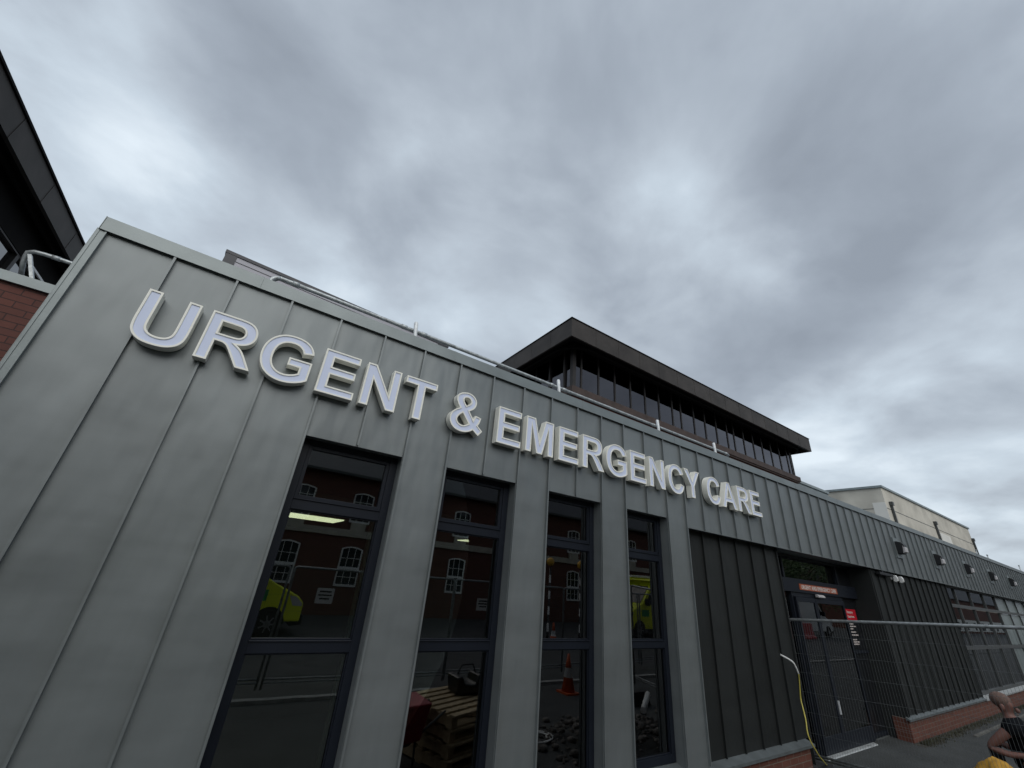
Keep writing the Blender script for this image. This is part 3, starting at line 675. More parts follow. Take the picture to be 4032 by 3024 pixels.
# ------------------------------------------------------------------ roof guard rails
t = thing('guard_rail', (0, .6, ZC-.08), 'galvanised guard rail with white posts on the roof edge above the letters', 'guard rail')
zr = 4.875; YR = .6; rr_ = .023
cv = [(-.395, YR, 4.2), (-.395, YR, zr-.10), (-.385, YR, zr-.05), (-.36, YR, zr-.015), (-.31, YR, zr), (-.18, YR, zr)]
m = MB(); m.tube([(-.395, YR+.35, zr-.10), (-.395, YR+.2, zr-.07), (-.395, YR+.08, zr-.06), (-.38, YR+.02, zr-.03), (-.33, YR, zr), (-.18, YR, zr), (8.0, YR, zr), (8.06, YR+.01, zr-.01), (8.09, YR+.05, zr-.03), (8.07, YR+.14, zr-.06), (7.9, YR+.22, zr-.08)], rr_, 12)
m.tube([(-.41, YR, 4.2), (-.41, YR, zr-.12), (-.40, YR, zr-.05), (-.37, YR, zr-.015), (-.33, YR, zr)], rr_, 12)
for x in (-.18, 1.04, 1.30, 3.36, 3.60, 5.70, 7.95): m.tube([(x-.035, YR, zr), (x+.035, YR, zr)], rr_+.006, 12)
m.build('top_rail', M['galv'], t)
for x in (1.165, 3.46, 5.765, 7.50):
    MB().tube([(x+.06, YR-.03, 4.2), (x+.02, YR-.03, 4.80), (x, YR-.03, 4.97), (x-.001, YR-.03, 4.985)], [.024, .024, .026, .018], 10).build('post', M['galv_white'], t)
t = thing('guard_rail', (-2.6, 2.6, 4.5), 'galvanised guard rail with bent end on the left brick wing roof', 'guard rail')
m = MB(); z = 5.21
m.tube([(-1.5, 2.6, z), (-2.75, 2.6, z), (-2.84, 2.6, z-.01), (-2.885, 2.61, z-.04), (-2.89, 2.63, z-.09), (-2.885, 2.66, z-.16), (-2.87, 2.75, z-.3)], .023, 12)
m.tube([(-2.69, 2.6, z), (-2.62, 2.6, z)], .028, 12); m.build('top_rail', M['galv'], t)
MB().bar((-2.86, 2.62, z-.06), (-2.52, 2.62, 4.45), .03, .05, (0, 1, 0)).build('post', M['galv'], t)

# ------------------------------------------------------------------ left brick wing
t = thing('brick_wing', (-8, 2.06, 0), 'lower red brick wing with grey metal coping left of the metal clad wall', 'building')
MB().box(-20, XL-.006, 2.06, 2.4, 0, 4.53).build('wall', M['brickL'], t)
m = MB(); m.prism([(2.02, 4.525), (2.02, 4.632), (2.5, 4.60), (2.5, 4.53)], -20, XL-.006, 'x'); m.build('coping', M['zinc_trim'], t)
MB().box(-20, XL-.006, 2.41, 11, 4.38, 4.45).build('roof', M['membrane'], t)

# ------------------------------------------------------------------ pavilions with deep eaves
def pavilion(name, label, x0, x1, y0, y1, zt, zb_, o, zs, mull_f, mull_s, bz, side='l', top=.0, brickm=('brickV', 'brickVy'), joint=1.015):
    """eave rectangle x0..x1,y0..y1, fascia zb..zt; glazed wall inset by o (list l,f,r,b); zs = glass bottom"""
    t = thing(name, ((x0+x1)/2, (y0+y1)/2, 0), label, 'building')
    ol, of, orr, ob = o
    ax0, ax1, ay0, ay1 = x0+ol, x1-orr, y0+of, y1-ob; zg = zb_+.17
    m = MB(); w = .06
    m.box(x0, x1, y0, y0+w, zb_, zt); m.box(x0, x1, y1-w, y1, zb_, zt); m.box(x0, x0+w, y0+w, y1-w, zb_, zt); m.box(x1-w, x1, y0+w, y1-w, zb_, zt)
    # raised folds between fascia sheets
    k = x0+joint
    while k < x1-.2: m.box(k-.006, k+.006, y0-.005, y0-.0005, zb_+.004, zt-.004); k += joint
    k = y0+joint
    while k < y1-.2:
        m.box(x0-.005, x0-.0005, k-.006, k+.006, zb_+.004, zt-.004); m.box(x1+.0005, x1+.005, k-.006, k+.006, zb_+.004, zt-.004); k += joint
    m.build('eave_fascia', M['bronze'], t)
    m = MB(); c = .02; m.box(x0-c, x1+c, y0-c, y1+c, zt+.001, zt+.035); m.build('roof_edge', M['soffit'], t)
    m = MB(); m.box(x0+w, x1-w, y0+w, y1-w, zg, zg+.05)
    # inner band with rounded corners, set back under the eave
    a = .20; rad = .85; bx0, bx1, by0, by1 = x0+a, x1-min(a, orr*.5+.03), y0+a, y1-a
    ring = []
    for (cx, cy, s0) in ((bx0+rad, by0+rad, 180), (bx1-rad, by0+rad, 270), (bx1-rad, by1-rad, 0), (bx0+rad, by1-rad, 90)):
        for i in range(9): an = R(s0+i*90/8); ring.append((cx+rad*math.cos(an), cy+rad*math.sin(an)))
    inn = [((p[0]-(bx0+bx1)/2)*(1-.1/(bx1-bx0))+(bx0+bx1)/2, (p[1]-(by0+by1)/2)*(1-.1/(by1-by0))+(by0+by1)/2) for p in ring]
    n = len(ring)
    for i in range(n):
        j = (i+1) % n
        for z_, P in ((0, ring), (1, inn)):
            m.face([(*P[i], zb_-.07), (*P[j], zb_-.07), (*P[j], zg), (*P[i], zg)])
        m.face([(*ring[i], zb_-.07), (*ring[j], zb_-.07), (*inn[j], zb_-.07), (*inn[i], zb_-.07)])
    # flat underside between fascia and band
    m.box(x0+w, x1-w, y0+w, y0+a+.0, zb_+.03, zb_+.05); m.box(x0+w, x0+a, y0+a+.001, y1-w, zb_+.03, zb_+.05)
    m.build('soffit', M['soffit'], t)
    # glazing
    m = MB(); mw_, md = .062, .06
    m.box(ax0-.04, ax0+.09, ay0-.04, ay0+.09, zs, zg)
    for x in mull_f: m.box(x-mw_/2, x+mw_/2, ay0-.012, ay0+md, zs, zg)
    for y in mull_s: m.box(ax0-.03, ax0+md, y-mw_/2, y+mw_/2, zs, zg)
    m.box(ax0, ax1, ay0+.0, ay0+.06, zs+.0005, zs+.06); m.box(ax1-.08, ax1, ay0, ay1, zs, zg)
    m.box(ax0, ax0+.06, ay0, ay1, zs+.0005, zs+.06)
    wf = m.build('window_frame', M['bronze_dark'], t)
    xs_ = [ax0+.05]+list(mull_f)+[ax1]
    for a_, b_ in zip(xs_[:-1], xs_[1:]): MB().box(a_+.03, b_-.03, ay0+.012, ay0+.02, zs+.05, zg-.001).build('pane', M['glass_tint'], wf)
    ys_ = [ay0+.05]+list(mull_s)+[ay1]
    for a_, b_ in zip(ys_[:-1], ys_[1:]): MB().box(ax0+.03, ax0+.038, a_+.03, b_-.03, zs+.05, zg-.001).build('pane', M['glass_tint'], wf)
    MB().box(ax0+.8, ax1-.8, ay0+.9, ay1-.8, zs-.2, zg-.001).build('core', M['soffit'], t)
    m = MB(); m.box(ax0-.13, ax1+.13, ay0-.13, ay1, bz+.06, zs-.001); m.box(ax0-.09, ax1+.09, ay0-.09, ay1, bz, bz+.0595); m.build('sill_band', M['brownsill'], t, bevel=.008)
    m = MB(); m.box(ax0, ax1, ay0, ay0+.2, 0, bz-.001); m.build('front_wall', M[brickm[0]], t)
    m = MB(); m.box(ax0, ax0+.2, ay0+.2, ay1, 0, bz-.001); m.box(ax1-.2, ax1, ay0+.2, ay1, 0, bz-.001); m.build('side_wall', M[brickm[1]], t)
    return t
mf = [7.974, 8.752, 9.528, 10.321, 11.1, 11.88, 12.67, 13.2, 14.035, 14.79, 15.59, 16.38, 16.905, 17.69, 18.49, 19.265, 20.06, 20.86, 21.62, 21.95]
pavilion('roof_pavilion', 'dark flat roofed upper storey with a ribbon of tinted windows over red brick', 6.70, 22.06, 4.0, 14.2, 9.44, 8.82, (.67, .66, .62, .66), 7.56, [x*.9685 for x in mf], [5.06, 5.8, 6.56, 7.32, 8.1, 8.9, 9.7, 10.5, 11.3, 12.1, 12.9], 7.27)

# left pavilion (only the corner of its eave is seen)
t = thing('corner_building', (-9, 8, 0), 'building with a broad dark eave rising at the left edge', 'building')
ex = -4.0; m = MB(); m.box(ex-.06, ex, .6, 22, 6.95, 7.36); m.box(-18, ex-.06, .6, .66, 6.95, 7.36)
k = .6+1.3
while k < 21.5: m.box(ex+.0005, ex+.005, k-.006, k+.006, 6.954, 7.356); k += 1.3
m.build('eave_fascia', M['bronze'], t)
MB().box(-18, ex+.025, .57, 22, 7.361, 7.40).build('roof_edge', M['soffit'], t)
m = MB(); m.box(-18, ex-.061, .661, 22, 7.02, 7.08); m.box(ex-.22, ex-.17, .9, 22, 6.91, 7.019); m.build('soffit', M['soffit'], t)
XW = -4.43
m = MB(); zt_, zb2 = 6.44, 5.0
for y in (1.9, 3.1, 4.3, 5.62, 7.1, 8.6): m.box(XW, XW+.10, y-.045, y+.045, zb2, zt_)
m.box(XW, XW+.10, 1.2, 22, zt_, zt_+.03); m.box(XW, XW+.1, 1.2, 22, zb2-.1, zb2)
MB().box(XW, XW+.11, 1.2, 22, zt_+.0305, 7.019).build('head_panel', M['soffit'], t)
wf = m.build('window_frame', M['bronze_dark'], t)
for a_, b_ in ((1.2, 1.9), (1.9, 3.1), (3.1, 4.3), (4.3, 5.62), (5.62, 7.1), (7.1, 8.6), (8.6, 22)): MB().box(XW+.03, XW+.04, a_+.05, b_-.05, zb2, zt_-.001).build('pane', M['glass_sky'], wf)
MB().box(XW+.12, XW+.15, 5.7, 22, zt_+.045, zt_+.085).build('trim', M['white'], t)
m = MB(); m.box(-18, XW, 1.2, 22, 0, zb2-.101); m.build('wall', M['brickVy'], t)

# ------------------------------------------------------------------ plant enclosure
t = thing('plant_enclosure', (-1.32, 3, ZC-.08), 'grey panelled plant enclosure with dark trim on the roof behind the parapet', 'plant enclosure')
MB().box(-1.16, 2.44, 3.0, 6.0, ZC-.078, 6.42).build('panels', M['plant'], t)
m = MB(); m.box(-1.165, 2.44, 2.994, 2.9995, 6.325, 6.333); m.box(.59, .596, 2.992, 2.9995, 4.3, 6.32); m.box(.612, .618, 2.992, 2.9995, 4.3, 6.32); m.build('panel_joint', M['plantdark'], t)
m = MB(); m.box(-1.325, 2.68, 2.985, 6.05, 6.4205, 6.475); m.build('roof_edge', M['plantdark'], t)
m = MB(); m.box(-1.31, -1.1605, 2.99, 6.0, 4.26, 6.42); m.build('corner_post', M['plantdark'], t)
m = MB(); m.box(2.4405, 2.66, 2.99, 6.0, 4.26, 6.42); m.box(2.6605, 2.76, 2.96, 3.5, 6.2, 6.3); m.build('corner_post', M['plantdark'], t)

t.rotation_euler = (0, 0, .064)
# ------------------------------------------------------------------ background right
t = thing('grey_roof_block', (24.8, 7, 0), 'low grey metal roof edge between the dark pavilion and the cream building', 'building')
MB().box(22.3, 27.3, 5.55, 9, 3, 7.86).build('wall', M['greyroof'], t)
m = MB(); m.box(22.28, 27.35, 5.48, 9.05, 7.861, 7.99); m.box(22.28, 27.35, 5.50, 5.549, 7.66, 7.74); m.build('roof_edge', M['greyroof'], t)
t = thing('cream_building', (60, 12, 0), 'stained cream rendered block with flat roof far to the right', 'building')
MB().box(46.6, 74.4, 8, 18, 0, 12.0).build('wall', M['render'], t)
m = MB(); m.box(46.45, 74.5, 7.88, 18.1, 12.0, 12.18); m.build('roof_edge', M['greyroof'], t)
m = MB(); m.box(46.585, 74.41, 7.985, 7.999, 10.22, 10.27); m.box(46.585, 46.5995, 7.985, 14, 10.22, 10.27); m.build('joint_line', M['pipe'], t)
m = MB(); m.box(46.58, 46.599, 8.0, 8.9, 8.2, 10.75); m.box(61, 64.5, 7.98, 7.999, 7.6, 10.0); m.build('patch', M['render_patch'], t)
for x in (47.65, 59.9, 74.2):
    m = MB(); m.box(x-.10, x+.10, 7.82, 7.975, 3, 10.6); m.box(x-.18, x+.18, 7.74, 7.975, 10.6, 10.92); m.build('downpipe', M['pipe'], t)
for i, (x, h) in enumerate(((27.14, 4.93), (29.05, 4.92), (36.02, 5.05))):
    t = thing('vent_pipe', (x, .6, ZC-.08), 'thin grey pipe standing on the roof edge at far right, '+['left', 'middle', 'right'][i]+' of three', 'pipe', 'thin pipes on the far roof')
    MB().tube([(x, .6, ZC-.08), (x, .6, h)], .022, 8).build('pipe', M['galv'], t); MB().tube([(x, .6, h), (x, .6, h+.04)], [.034, .028], 8).build('cap', M['galv'], t)
# ------------------------------------------------------------------ across the road (seen in the window reflections)
def gable_building(name, label, x0, x1, yf, depth, he, wallmat, rise=3.6):
    t = thing(name, ((x0+x1)/2, yf-depth/2, 0), label, 'building')
    MB().box(x0, x1, yf-depth, yf, 0, he).build('wall', wallmat, t)
    m = MB(); m.prism([(yf+.35, he-.05), (yf+.35, he+.05), (yf-depth/2, he+rise), (yf-depth-.35, he+.05), (yf-depth-.35, he-.05)], x0-.3, x1+.3, 'x'); m.build('roof', M['slate'], t)
    return t
YB = -17.0
t = gable_building('brick_building', 'red brick two storey building with pale stone band and white sash windows across the road', -16, 34, YB, 9, 6.0, M['brickB'])
m = MB(); m.box(-16, 34, YB+.001, YB+.09, 3.22, 3.52); m.build('stone_band', M['stone'], t)
m = MB(); m.box(-16, 34, YB+.3, YB+.42, 5.92, 6.04); m.build('gutter', M['pipe'], t)
def sash(cx, z0, z1, w=.98, arch=.10):
    m = MB(); x0, x1 = cx-w/2, cx+w/2; y0, y1 = YB+.001, YB+.05
    m.box(x0, x0+.06, y0, y1, z0, z1); m.box(x1-.06, x1, y0, y1, z0, z1); m.box(x0+.06, x1-.06, y0, y1, z0, z0+.09); zm = z0+(z1-z0)*.48
    m.box(x0+.06, x1-.06, y0, y1, zm-.05, zm+.05)
    n = 8; up = [(x0+w*i/n, z1+arch*math.sin(math.pi*i/n)) for i in range(n+1)]; lo = [(x0+w*i/n, z1-.06+arch*math.sin(math.pi*i/n)) for i in range(n+1)]
    for i in range(n): m.prism([lo[i], lo[i+1], up[i+1], up[i]], y0, y1-.002, 'y')
    for k_ in (1, 2): m.box(x0+w*k_/3-.012, x0+w*k_/3+.012, y0, y1-.015, z0+.09, z1+.05)
    for z in (z0+(zm-z0)*.5, zm+(z1-zm)*.5): m.box(x0+.06, x1-.06, y0, y1-.02, z-.012, z+.012)
    f_ = m.build('window', M['white'], t)
    MB().box(x0+.03, x1-.03, y0, y0+.012, z0+.03, z1+.03).build('pane', M['vglass'], f_)
    return f_
protoL = sash(2.45, 1.15, 2.72); protoU = sash(2.45, 3.85, 5.15)
MB().box(2.1, 2.8, YB+.001, YB+.085, 3.521, 3.84).build('sill_block', M['stone'], t)
for k_ in range(-6, 11):
    if k_ == 0: continue
    for pr in (protoL, protoU):
        c = pr.copy(); COL.objects.link(c); c.location = (2.75*k_, 0, 0); c.location = pr.location+Vector((2.75*k_, 0, 0))
        for ch in pr.children: d_ = ch.copy(); COL.objects.link(d_); d_.parent = c
    MB().box(2.1+2.75*k_, 2.8+2.75*k_, YB+.001, YB+.085, 3.521, 3.84).build('sill_block', M['stone'], t)
MB().tube([(9.2, YB+.15, 6.0), (9.2, YB+.15, 4.9), (8.6, YB+.15, 4.4), (8.6, YB+.15, .0)], .06, 8).build('downpipe', M['greyroof'], t)
t = gable_building('far_brick_building', 'long brick building with white ground floor far along the road', 62, 170, -17, 16, 4.9, M['brickB'], 9)
m = MB(); m.box(62, 170, -16.999, -16.9, .3, 1.95); m.build('white_cladding', M['render_patch'], t)
for k_ in range(20): MB().box(66+5*k_, 67.4+5*k_, -16.899, -16.86, .5, 1.6).build('window', M['vglass'], t)
tag(MB().box(-60, 200, -12.9, -6.8, 0, .004).build('road', M['asphalt']), kind='structure')

def vehicle(name, loc, label, cat, box=True, paint='ambyel', group=None, flip=1):
    t = thing(name, loc, label, cat, group); X0, Y0, Z0 = loc
    # front towards +x before the flip
    def F(p): return [(X0+flip*a, b) for a, b in p]
    w = .98
    cab = [(-4.4, .38), (-4.4, 2.45), (-1.7, 2.5), (-1.25, 2.35), (-.55, 1.55), (-.1, 1.32), (.42, 1.12), (.6, .95), (.62, .42)]
    MB().prism(F(cab), Y0-w, Y0+w, 'y').build('body', M[paint], t, bevel=.05)
    if box:
        MB().prism(F([(-4.75, .55), (-4.75, 2.72), (-1.55, 2.72), (-1.1, 2.6), (-1.35, 2.36), (-1.75, 2.3), (-1.75, .55)]), Y0-w-.08, Y0+w+.08, 'y').build('box_body', M[paint], t, bevel=.04)
        for s in (-1, 1):
            y = Y0+s*(w+.081)
            for i in range(5):
                for j in range(2):
                    if (i+j) % 2 == 0: 
                        a, b = sorted((X0+flip*(-4.6+.55*i), X0+flip*(-4.05+.55*i))); MB().box(a, b, min(y, y+s*.004), max(y, y+s*.004), .9+.35*j, 1.25+.35*j).build('green_square', M['ambgreen'], t)
        a, b = sorted((X0+flip*-1.5, X0+flip*-1.3)); MB().box(a, b, Y0-.8, Y0+.8, 2.721, 2.82).build('light_bar', M['white'], t)
        for s in (-1, 1):
            y = Y0+s*(w+.001); a, b = sorted((X0+flip*-1.0, X0+flip*-.45)); MB().box(a, b, min(y, y+s*.004), max(y, y+s*.004), .95, 1.25).build('green_square', M['ambgreen'], t)
    MB().bar((X0+flip*-.50, Y0, 1.53), (X0+flip*-1.2, Y0, 2.32), 1.7, .02, (flip, 0, 1)).build('windscreen', M['vglass'], t)
    for s in (-1, 1):
        y = Y0+s*(w+.002)
        MB().prism(F([(-1.65, 1.5), (-1.65, 2.2), (-1.3, 2.2), (-.75, 1.55), (-.75, 1.5)]), min(y, y+s*.006), max(y, y+s*.006), 'y').build('side_window', M['vglass'], t)
        MB().prism(F([(.30, .85), (.16, 1.12), (.36, 1.10), (.55, .95), (.58, .85)]), Y0+s*w-.05, Y0+s*(w+.008), 'y').build('headlight', M['opal'], t)
        a = X0+flip*-.85; MB().box(min(a, a+flip*.12), max(a, a+flip*.12), Y0+s*w, Y0+s*(w+.22), 1.45, 1.75).build('wing_mirror', M['black'], t)
    MB().prism(F([(.35, .3), (.35, .62), (.68, .62), (.70, .35)]), Y0-w+.02, Y0+w-.02, 'y').build('bumper', M['black'], t, bevel=.03)
    for xx in (-.25, -3.55):
        for s in (-1, 1):
            y = Y0+s*(w-.10); m = MB(); m.tube([(X0+flip*xx, y-.12, .35), (X0+flip*xx, y+.125, .35)], .35, 24); wh = m.build('wheel', M['tyre'], t)
            m = MB(); yy = y+s*.13
            m.tube([(X0+flip*xx, yy-.01, .35), (X0+flip*xx, yy+.004, .35)], .10, 12)
            for k_ in range(7):
                a = k_*2*math.pi/7; m.bar((X0+flip*xx, yy, .35), (X0+flip*xx+.22*math.cos(a), yy, .35+.22*math.sin(a)), .04, .02, (0, 1, 0))
            m.build('rim', M['alloy'], wh)
            MB().prism([(X0+flip*xx+.44*math.cos(R(a)), .36+.44*math.sin(R(a))) for a in range(0, 181, 20)], Y0+s*(w-.03), Y0+s*(w+.004), 'y').build('wheel_arch', M['black'], t)
    return t
vehicle('ambulance', (2.1, -12.3, 0), 'yellow ambulance with green squares parked nose right behind the mesh fence', 'ambulance', group='parked ambulances')
vehicle('ambulance', (17.9, -12.2, 0), 'yellow ambulance with green squares parked nose left near the striped pole', 'ambulance', group='parked ambulances', flip=-1)
vehicle('white_van', (41, -12.4, 0), 'white van parked far along the road facing the trees', 'van', box=False, paint='white')
for i in range(3):
    t = thing('plastic_barrier', (33+1.6*i, -11, 0), 'red plastic barrier on the road, '+['left', 'middle', 'right'][i]+' of three', 'barrier', 'red plastic barriers')
    MB().prism([(-11.25, 0), (-11.25, .12), (-11.1, .25), (-11.05, .95), (-10.95, .95), (-10.9, .25), (-10.75, .12), (-10.75, 0)], 33+1.6*i-.75, 33+1.6*i+.75, 'x').build('barrier_body', M['red'], t, bevel=.02)
for i, (x, z) in enumerate(((1.98, 1.60), (5.54, 1.58))):
    t = thing('fence_notice', (x, -5.27, z), 'white printed notice tied to the kerbside mesh fence, '+['left', 'right'][i]+' one of the two', 'notice', 'notices on the kerbside fence')
    MB().box(x-.16, x+.16, -5.275, -5.268, z-.13, z+.13).build('plate', M['white'], t)
    m = MB()
    for k_, w_ in enumerate((.22, .25, .18)): m.box(x-w_/2, x+w_/2, -5.267, -5.2655, z+.06-k_*.06, z+.085-k_*.06)
    m.build('print', M['black'], t)
# crossing beacons
for i, (x, y) in enumerate(((13.78, -10.75), (12.2, -11.0))):
    t = thing('crossing_beacon', (x, y, 0), 'black and white banded pole with amber globe, '+['right', 'left'][i]+' one of the pair', 'beacon', 'crossing beacons')
    m = MB()
    for k_ in range(9): m.tube([(x, y, .3*k_+.0), (x, y, .3*k_+.3)], .045, 12, mi=k_ % 2)
    m.build('pole', [M['black'], M['white']], t); m = MB(); m.ball((x, y, 2.88+.05), .17, 16, 12); m.build('globe', M['amber'], t)
# pallet with tools close under the second window
t = thing('pallet', (3.4, -2.4, 0), 'pale wooden pallet on top of the pallet stack in front of the second window', 'pallet')
def pallet(t, cx, cy, z, a):
    ca, sa = math.cos(a), math.sin(a)
    def P(u, v, w): return (cx+u*ca-v*sa, cy+u*sa+v*ca, w)
    for i in range(7):
        v = -.5+i*.166; MB().bar(P(-.6, v, z+.13), P(.6, v, z+.13), .10, .022).build('top_board', M['wood'], t)
    for u in (-.54, 0, .54): MB().bar(P(u, -.5, z+.066), P(u, .5, z+.066), .10, .1).build('bearer', M['wood'], t)
    for v in (-.45, 0, .45): MB().bar(P(-.6, v, z+.008), P(.6, v, z+.008), .10, .016).build('bottom_board', M['wood'], t)
pallet(t, 3.5, -2.35, .452, -.35)
for k_ in range(3):
    t2 = thing('pallet', (3.5, -2.35, .15*k_), 'pale wooden pallet, '+['lowest', 'second', 'third'][k_]+' from the ground in the pallet stack', 'pallet', 'stacked pallets')
    pallet(t2, 3.5+.02*k_, -2.35, .006+.149*k_, -.35+.03*k_)
t = thing('tool_bag', (3.75, -2.55, .6), 'black open tool bag lying on the topmost pallet', 'tool bag')
m = MB(); m.prism([(3.55, .6), (3.52, .82), (3.62, .84), (3.66, .74), (3.85, .72), (3.9, .86), (4.0, .84), (3.98, .6)], -2.75, -2.4, 'y'); m.build('bag', M['black'], t, bevel=.03)
m = MB(); m.tube([(3.6, -2.57, .82), (3.66, -2.57, .95), (3.86, -2.57, .96), (3.92, -2.57, .84)], .012, 6); m.build('handle', M['black'], t)
t = thing('wheelbarrow', (2.55, -2.0, 0), 'dark red wheelbarrow tipped beside the pallet stack', 'wheelbarrow')
MB().prism([(2.35, .3), (2.25, .68), (2.85, .72), (2.75, .35)], -2.3, -1.75, 'y').build('tray', plain('dark_red_paint', (.25, .02, .03), .5), t, bevel=.02)
MB().tube([(2.3, -2.05, .2), (2.3, -1.98, .2)], .2, 18).build('wheel', M['tyre'], t)
for y in (-2.28, -1.77): MB().tube([(2.3, -2.0, .2), (2.6, y, .32), (3.05, y, .62)], .015, 8).build('handle', M['pipe'], t)
for y in (-2.25, -1.8): MB().tube([(2.7, y, .36), (2.72, y, .0)], .013, 6).build('leg', M['pipe'], t)
# rubble, hose, duct, cone
m = MB(); rr = random.Random(11)
for i in range(1100):
    r_ = rr.random(); x = 6.3+rr.gauss(0, .9); y = -1.9+rr.gauss(0, .45); h = max(.0, .30-.16*((x-6.3)**2+3*(y+1.9)**2)); s_ = .012+.05*rr.random()**3
    m.ball((x, y, h*.9+s_*.5), s_, 5, 3, sc=(1+rr.random()*.5, 1+rr.random()*.4, .7))
tag(m.build('rubble', M['rubble'], recalc=False), kind='stuff', label=None)
t = thing('hose', (4.9, -2.2, 0), 'coiled white hose lying on the tarmac left of the rubble', 'hose')
MB().tube([(4.9+(.27+.012*i/6)*math.cos(i*.35), -2.3+(.2+.01*i/6)*math.sin(i*.35), .02+.0006*i) for i in range(50)], .014, 8).build('coil', M['white'], t)
t = thing('duct_pipe', (7.2, -1.9, .3), 'pale plastic duct pipe lying over the rubble heap', 'pipe')
MB().tube([(6.9, -1.8, .36), (7.7, -2.35, .42)], .05, 12).build('tube', M['white'], t)
for i, (x, y) in enumerate(((11.6, -9.9), (7.4, -4.3))):
    t = thing('traffic_cone', (x, y, 0), ['orange and white traffic cone by the left striped pole', 'orange and white traffic cone standing near the kerb fence'][i], 'traffic cone', 'traffic cones')
    MB().box(x-.19, x+.19, y-.19, y+.19, .006, .04).build('base', M['cone'], t)
    m = MB(); m.tube([(x, y, .04), (x, y, .3)], [.15, .10], 16, 0); m.tube([(x, y, .3), (x, y, .48)], [.10, .065], 16, 1); m.tube([(x, y, .48), (x, y, .74)], [.065, .025], 16, 0); m.build('cone_body', [M['cone'], M['white']], t)
# trees behind
def tree(x, y, h, r_, seed, label):
    t = thing('tree', (x, y, 0), label, 'tree', 'trees beyond the van'); rr = random.Random(seed); m = MB()
    m.tube([(x, y, 0), (x+.1, y, h*.3), (x-.05, y+.1, h*.55), (x, y, h*.8)], [.2, .16, .11, .04], 8)
    tips = []
    for i in range(11):
        a = rr.random()*6.3; z0 = h*(.3+.4*rr.random()); l = r_*(.5+.5*rr.random()); e_ = (x+l*math.cos(a), y+l*math.sin(a), z0+l*.7); m.tube([(x, y, z0), ((x+e_[0])/2, (y+e_[1])/2, z0+l*.25), e_], [.07, .05, .02], 6); tips.append(e_)
    m.build('trunk', M['bark'], t); m = MB()
    for i in range(60):
        b = rr.choice(tips); c = Vector((b[0]+rr.gauss(0, r_*.28), b[1]+rr.gauss(0, r_*.28), b[2]+rr.gauss(0, r_*.3)))
        for j in range(70):
            p = c+Vector((rr.gauss(0, .33), rr.gauss(0, .33), rr.gauss(0, .28))); a = Vector((rr.gauss(0, 1), rr.gauss(0, 1), rr.gauss(0, 1))).normalized()*.09; b2 = a.orthogonal().normalized()*.05
            m.face([p-a, p+b2, p+a, p-b2])
    m.build('crown', M['leaf'], t, recalc=False)
for i, (x, y, h, r_) in enumerate(((38.5, -15.2, 6.2, 2.2), (43, -15.8, 7.0, 2.6), (48, -15.4, 6.6, 2.4), (53, -16.5, 7.4, 2.6))): tree(x, y, h, r_, i+1, 'leafy green tree beyond the white van, '+['first', 'second', 'third', 'fourth'][i]+' from the left')

# ------------------------------------------------------------------ seated man behind the fence
def skin(name, nodes, edges, mt, parent, sub=2, root=0):
    me = bpy.data.meshes.new(name); me.from_pydata([n[0] for n in nodes], edges, []); o = bpy.data.objects.new(name, me); COL.objects.link(o)
    sk = o.modifiers.new('s', 'SKIN'); ss = o.modifiers.new('ss', 'SUBSURF'); ss.levels = sub
    for i, n in enumerate(nodes):
        r_ = n[1]; me.skin_vertices[0].data[i].radius = (r_, r_) if not isinstance(r_, tuple) else r_
    me.skin_vertices[0].data[root].use_root = True
    bpy.context.view_layer.update()
    nm = bpy.data.meshes.new_from_object(o.evaluated_get(bpy.context.evaluated_depsgraph_get())); bpy.data.objects.remove(o)
    nm.materials.clear(); nm.materials.append(mt)
    for p in nm.polygons: p.use_smooth = True
    n = bpy.data.objects.new(name, nm); COL.objects.link(n)
    nm.transform(Matrix.Translation(-parent.location)); n.parent = parent
    return n
PX = 9.2
t = thing('person', (PX, -2.0, 0), 'bald man in a black T-shirt sitting with bowed head behind the mesh fence', 'person')
nodes = [((PX+.02, -1.98, .56), .135), ((PX+.01, -2.0, .75), .125), ((PX, -2.0, .95), .135), ((PX, -1.985, 1.07), .115), ((PX, -1.955, 1.15), .058), ((PX, -1.94, 1.205), .060),
 ((PX, -1.935, 1.265), .100), ((PX, -1.925, 1.335), .090), ((PX, -1.91, 1.385), .06),
 ((PX-.19, -1.965, 1.06), .062), ((PX-.23, -1.83, .93), .050), ((PX-.24, -1.70, .80), .043), ((PX-.22, -1.86, .77), .036), ((PX-.18, -2.04, .80), .028), ((PX-.17, -2.11, .81), .030),
 ((PX+.19, -1.965, 1.06), .062), ((PX+.23, -1.83, .93), .050), ((PX+.24, -1.70, .80), .043), ((PX+.22, -1.86, .77), .036), ((PX+.18, -2.04, .80), .028), ((PX+.17, -2.11, .81), .030),
 ((PX-.11, -2.05, .54), .10), ((PX-.14, -2.40, .52), .075), ((PX-.14, -2.42, .28), .06), ((PX-.14, -2.40, .08), .042), ((PX-.14, -2.53, .05), .038),
 ((PX+.11, -2.05, .54), .10), ((PX+.14, -2.40, .52), .075), ((PX+.14, -2.42, .28), .06), ((PX+.14, -2.40, .08), .042), ((PX+.14, -2.53, .05), .038),
 ((PX, -2.005, 1.235), .045)]
edges = [(0,1),(1,2),(2,3),(3,4),(4,5),(5,6),(6,7),(7,8),(3,9),(9,10),(10,11),(11,12),(12,13),(13,14),(3,15),(15,16),(16,17),(17,18),(18,19),(19,20),(0,21),(21,22),(22,23),(23,24),(24,25),(0,26),(26,27),(27,28),(28,29),(29,30),(6,31)]
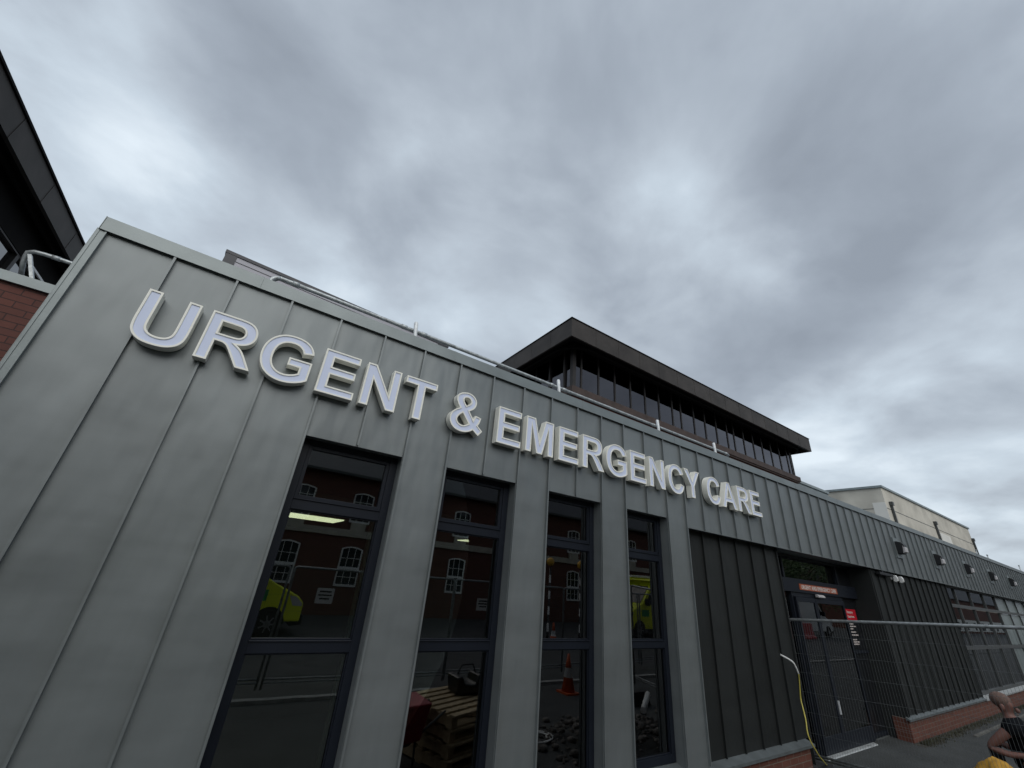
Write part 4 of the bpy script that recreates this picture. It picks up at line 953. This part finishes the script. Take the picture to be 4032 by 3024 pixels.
# fingers
for s_, hid in ((-1, 14), (1, 20)):
    hx, hy, hz = nodes[hid][0]
    for k_, (dx_, l_) in enumerate(((-.024, .062), (-.008, .072), (.008, .068), (.024, .055))):
        a = len(nodes); nodes += [((hx+dx_, hy-.03, hz), .009), ((hx+dx_, hy-.03-l_*.5, hz+.005), .008), ((hx+dx_, hy-.03-l_, hz-.02), .0065)]; edges += [(hid, a), (a, a+1), (a+1, a+2)]
    a = len(nodes); nodes += [((hx-s_*.03, hy-.01, hz+.015), .010), ((hx-s_*.04, hy-.045, hz+.03), .008)]; edges += [(hid, a), (a, a+1)]
skin('body', nodes, edges, M['skin'], t, 2)
m = MB()
for s in (-1, 1): m.ball((PX+s*.088, -1.935, 1.26), .03, 8, 6, sc=(.4, .75, 1.1))
for s in (-1,): pass
def part(nm, mt, fn):
    m = MB(); fn(m); return m.build(nm, M[mt], t)
for s in (-1, 1):
    part('ear', 'skin', lambda m: m.ball((PX+s*.084, -1.925, 1.255), .034, 10, 8, sc=(.4, .75, 1.15)))
    part('eye', 'black', lambda m: m.ball((PX+s*.034, -2.026, 1.27), .009, 8, 6))
part('nose', 'skin', lambda m: m.ball((PX, -2.042, 1.24), .022, 8, 6, sc=(.8, 1.1, 1.3)))
part('mouth', 'hair', lambda m: m.ball((PX, -2.028, 1.195), .024, 8, 6, sc=(1, .4, .3)))
m = MB(); m.ball((PX, -1.915, 1.325), .103, 16, 10, sc=(.93, 1.0, .88)); m.build('hair', M['hair'], t)
# T-shirt, trousers, shoes
T_ = [(nodes[0][0], .160), (nodes[1][0], .158), (nodes[2][0], .165), (nodes[3][0], .140), ((PX, -1.955, 1.145), .085), (nodes[9][0], .085), ((PX-.215, -1.89, .985), .075), (nodes[15][0], .085), ((PX+.215, -1.89, .985), .075)]
skin('tshirt', T_, [(0,1),(1,2),(2,3),(3,4),(3,5),(5,6),(3,7),(7,8)], M['tshirt'], t, 2)
T_ = [((PX, -1.96, .56), .168), (nodes[21][0], .125), (nodes[22][0], .095), (nodes[23][0], .078), (nodes[24][0], .062), (nodes[26][0], .125), (nodes[27][0], .095), (nodes[28][0], .078), (nodes[29][0], .062)]
skin('trousers', T_, [(0,1),(1,2),(2,3),(3,4),(0,5),(5,6),(6,7),(7,8)], M['tshirt'], t, 2)
for s in (-1, 1): m = MB(); m.ball((PX+s*.14, -2.47, .05), .07, 12, 8, sc=(.75, 1.9, .7)); m.build('shoe', M['black'], t)
t = thing('folding_chair', (PX, -1.95, 0), 'dark chair under the seated man behind the fence', 'chair')
MB().box(PX-.25, PX+.25, -2.2, -1.72, .37, .41).build('seat', M['tshirt'], t, bevel=.01)
MB().box(PX-.25, PX+.25, -1.72, -1.69, .45, .80).build('backrest', M['tshirt'], t, bevel=.01)
for x in (PX-.24, PX+.24):
    MB().tube([(x, -2.18, .008), (x, -2.18, .37)], .012, 8).build('leg', M['pipe'], t); MB().tube([(x, -1.70, .008), (x, -1.70, .78)], .012, 8).build('leg', M['pipe'], t)
# mustard bag close to the fence
t = thing('cloth_bag', (8.55, -1.80, 0), 'bulging mustard yellow cloth bag next to the seated man at the bottom right', 'bag')
import bmesh
bm = bmesh.new(); bmesh.ops.create_icosphere(bm, subdivisions=5, radius=1)
from mathutils import noise as mn
for v in bm.verts:
    p = v.co.copy(); k_ = 1+.10*mn.noise(p*1.6)+.05*mn.noise(p*4.5)+.02*mn.noise(p*11)
    if p.z > .3: k_ *= 1-.06*abs(math.sin(p.x*7+p.y*5))*(p.z-.3)
    v.co = Vector((p.x*.26, p.y*.25, p.z*.39))*k_
    v.co.z = max(v.co.z, -.375)+.385
me = bpy.data.meshes.new('bag_cloth'); bm.to_mesh(me); bm.free(); me.materials.append(M['mustard'])
for p in me.polygons: p.use_smooth = True
o = bpy.data.objects.new('bag_cloth', me); COL.objects.link(o); o.parent = t
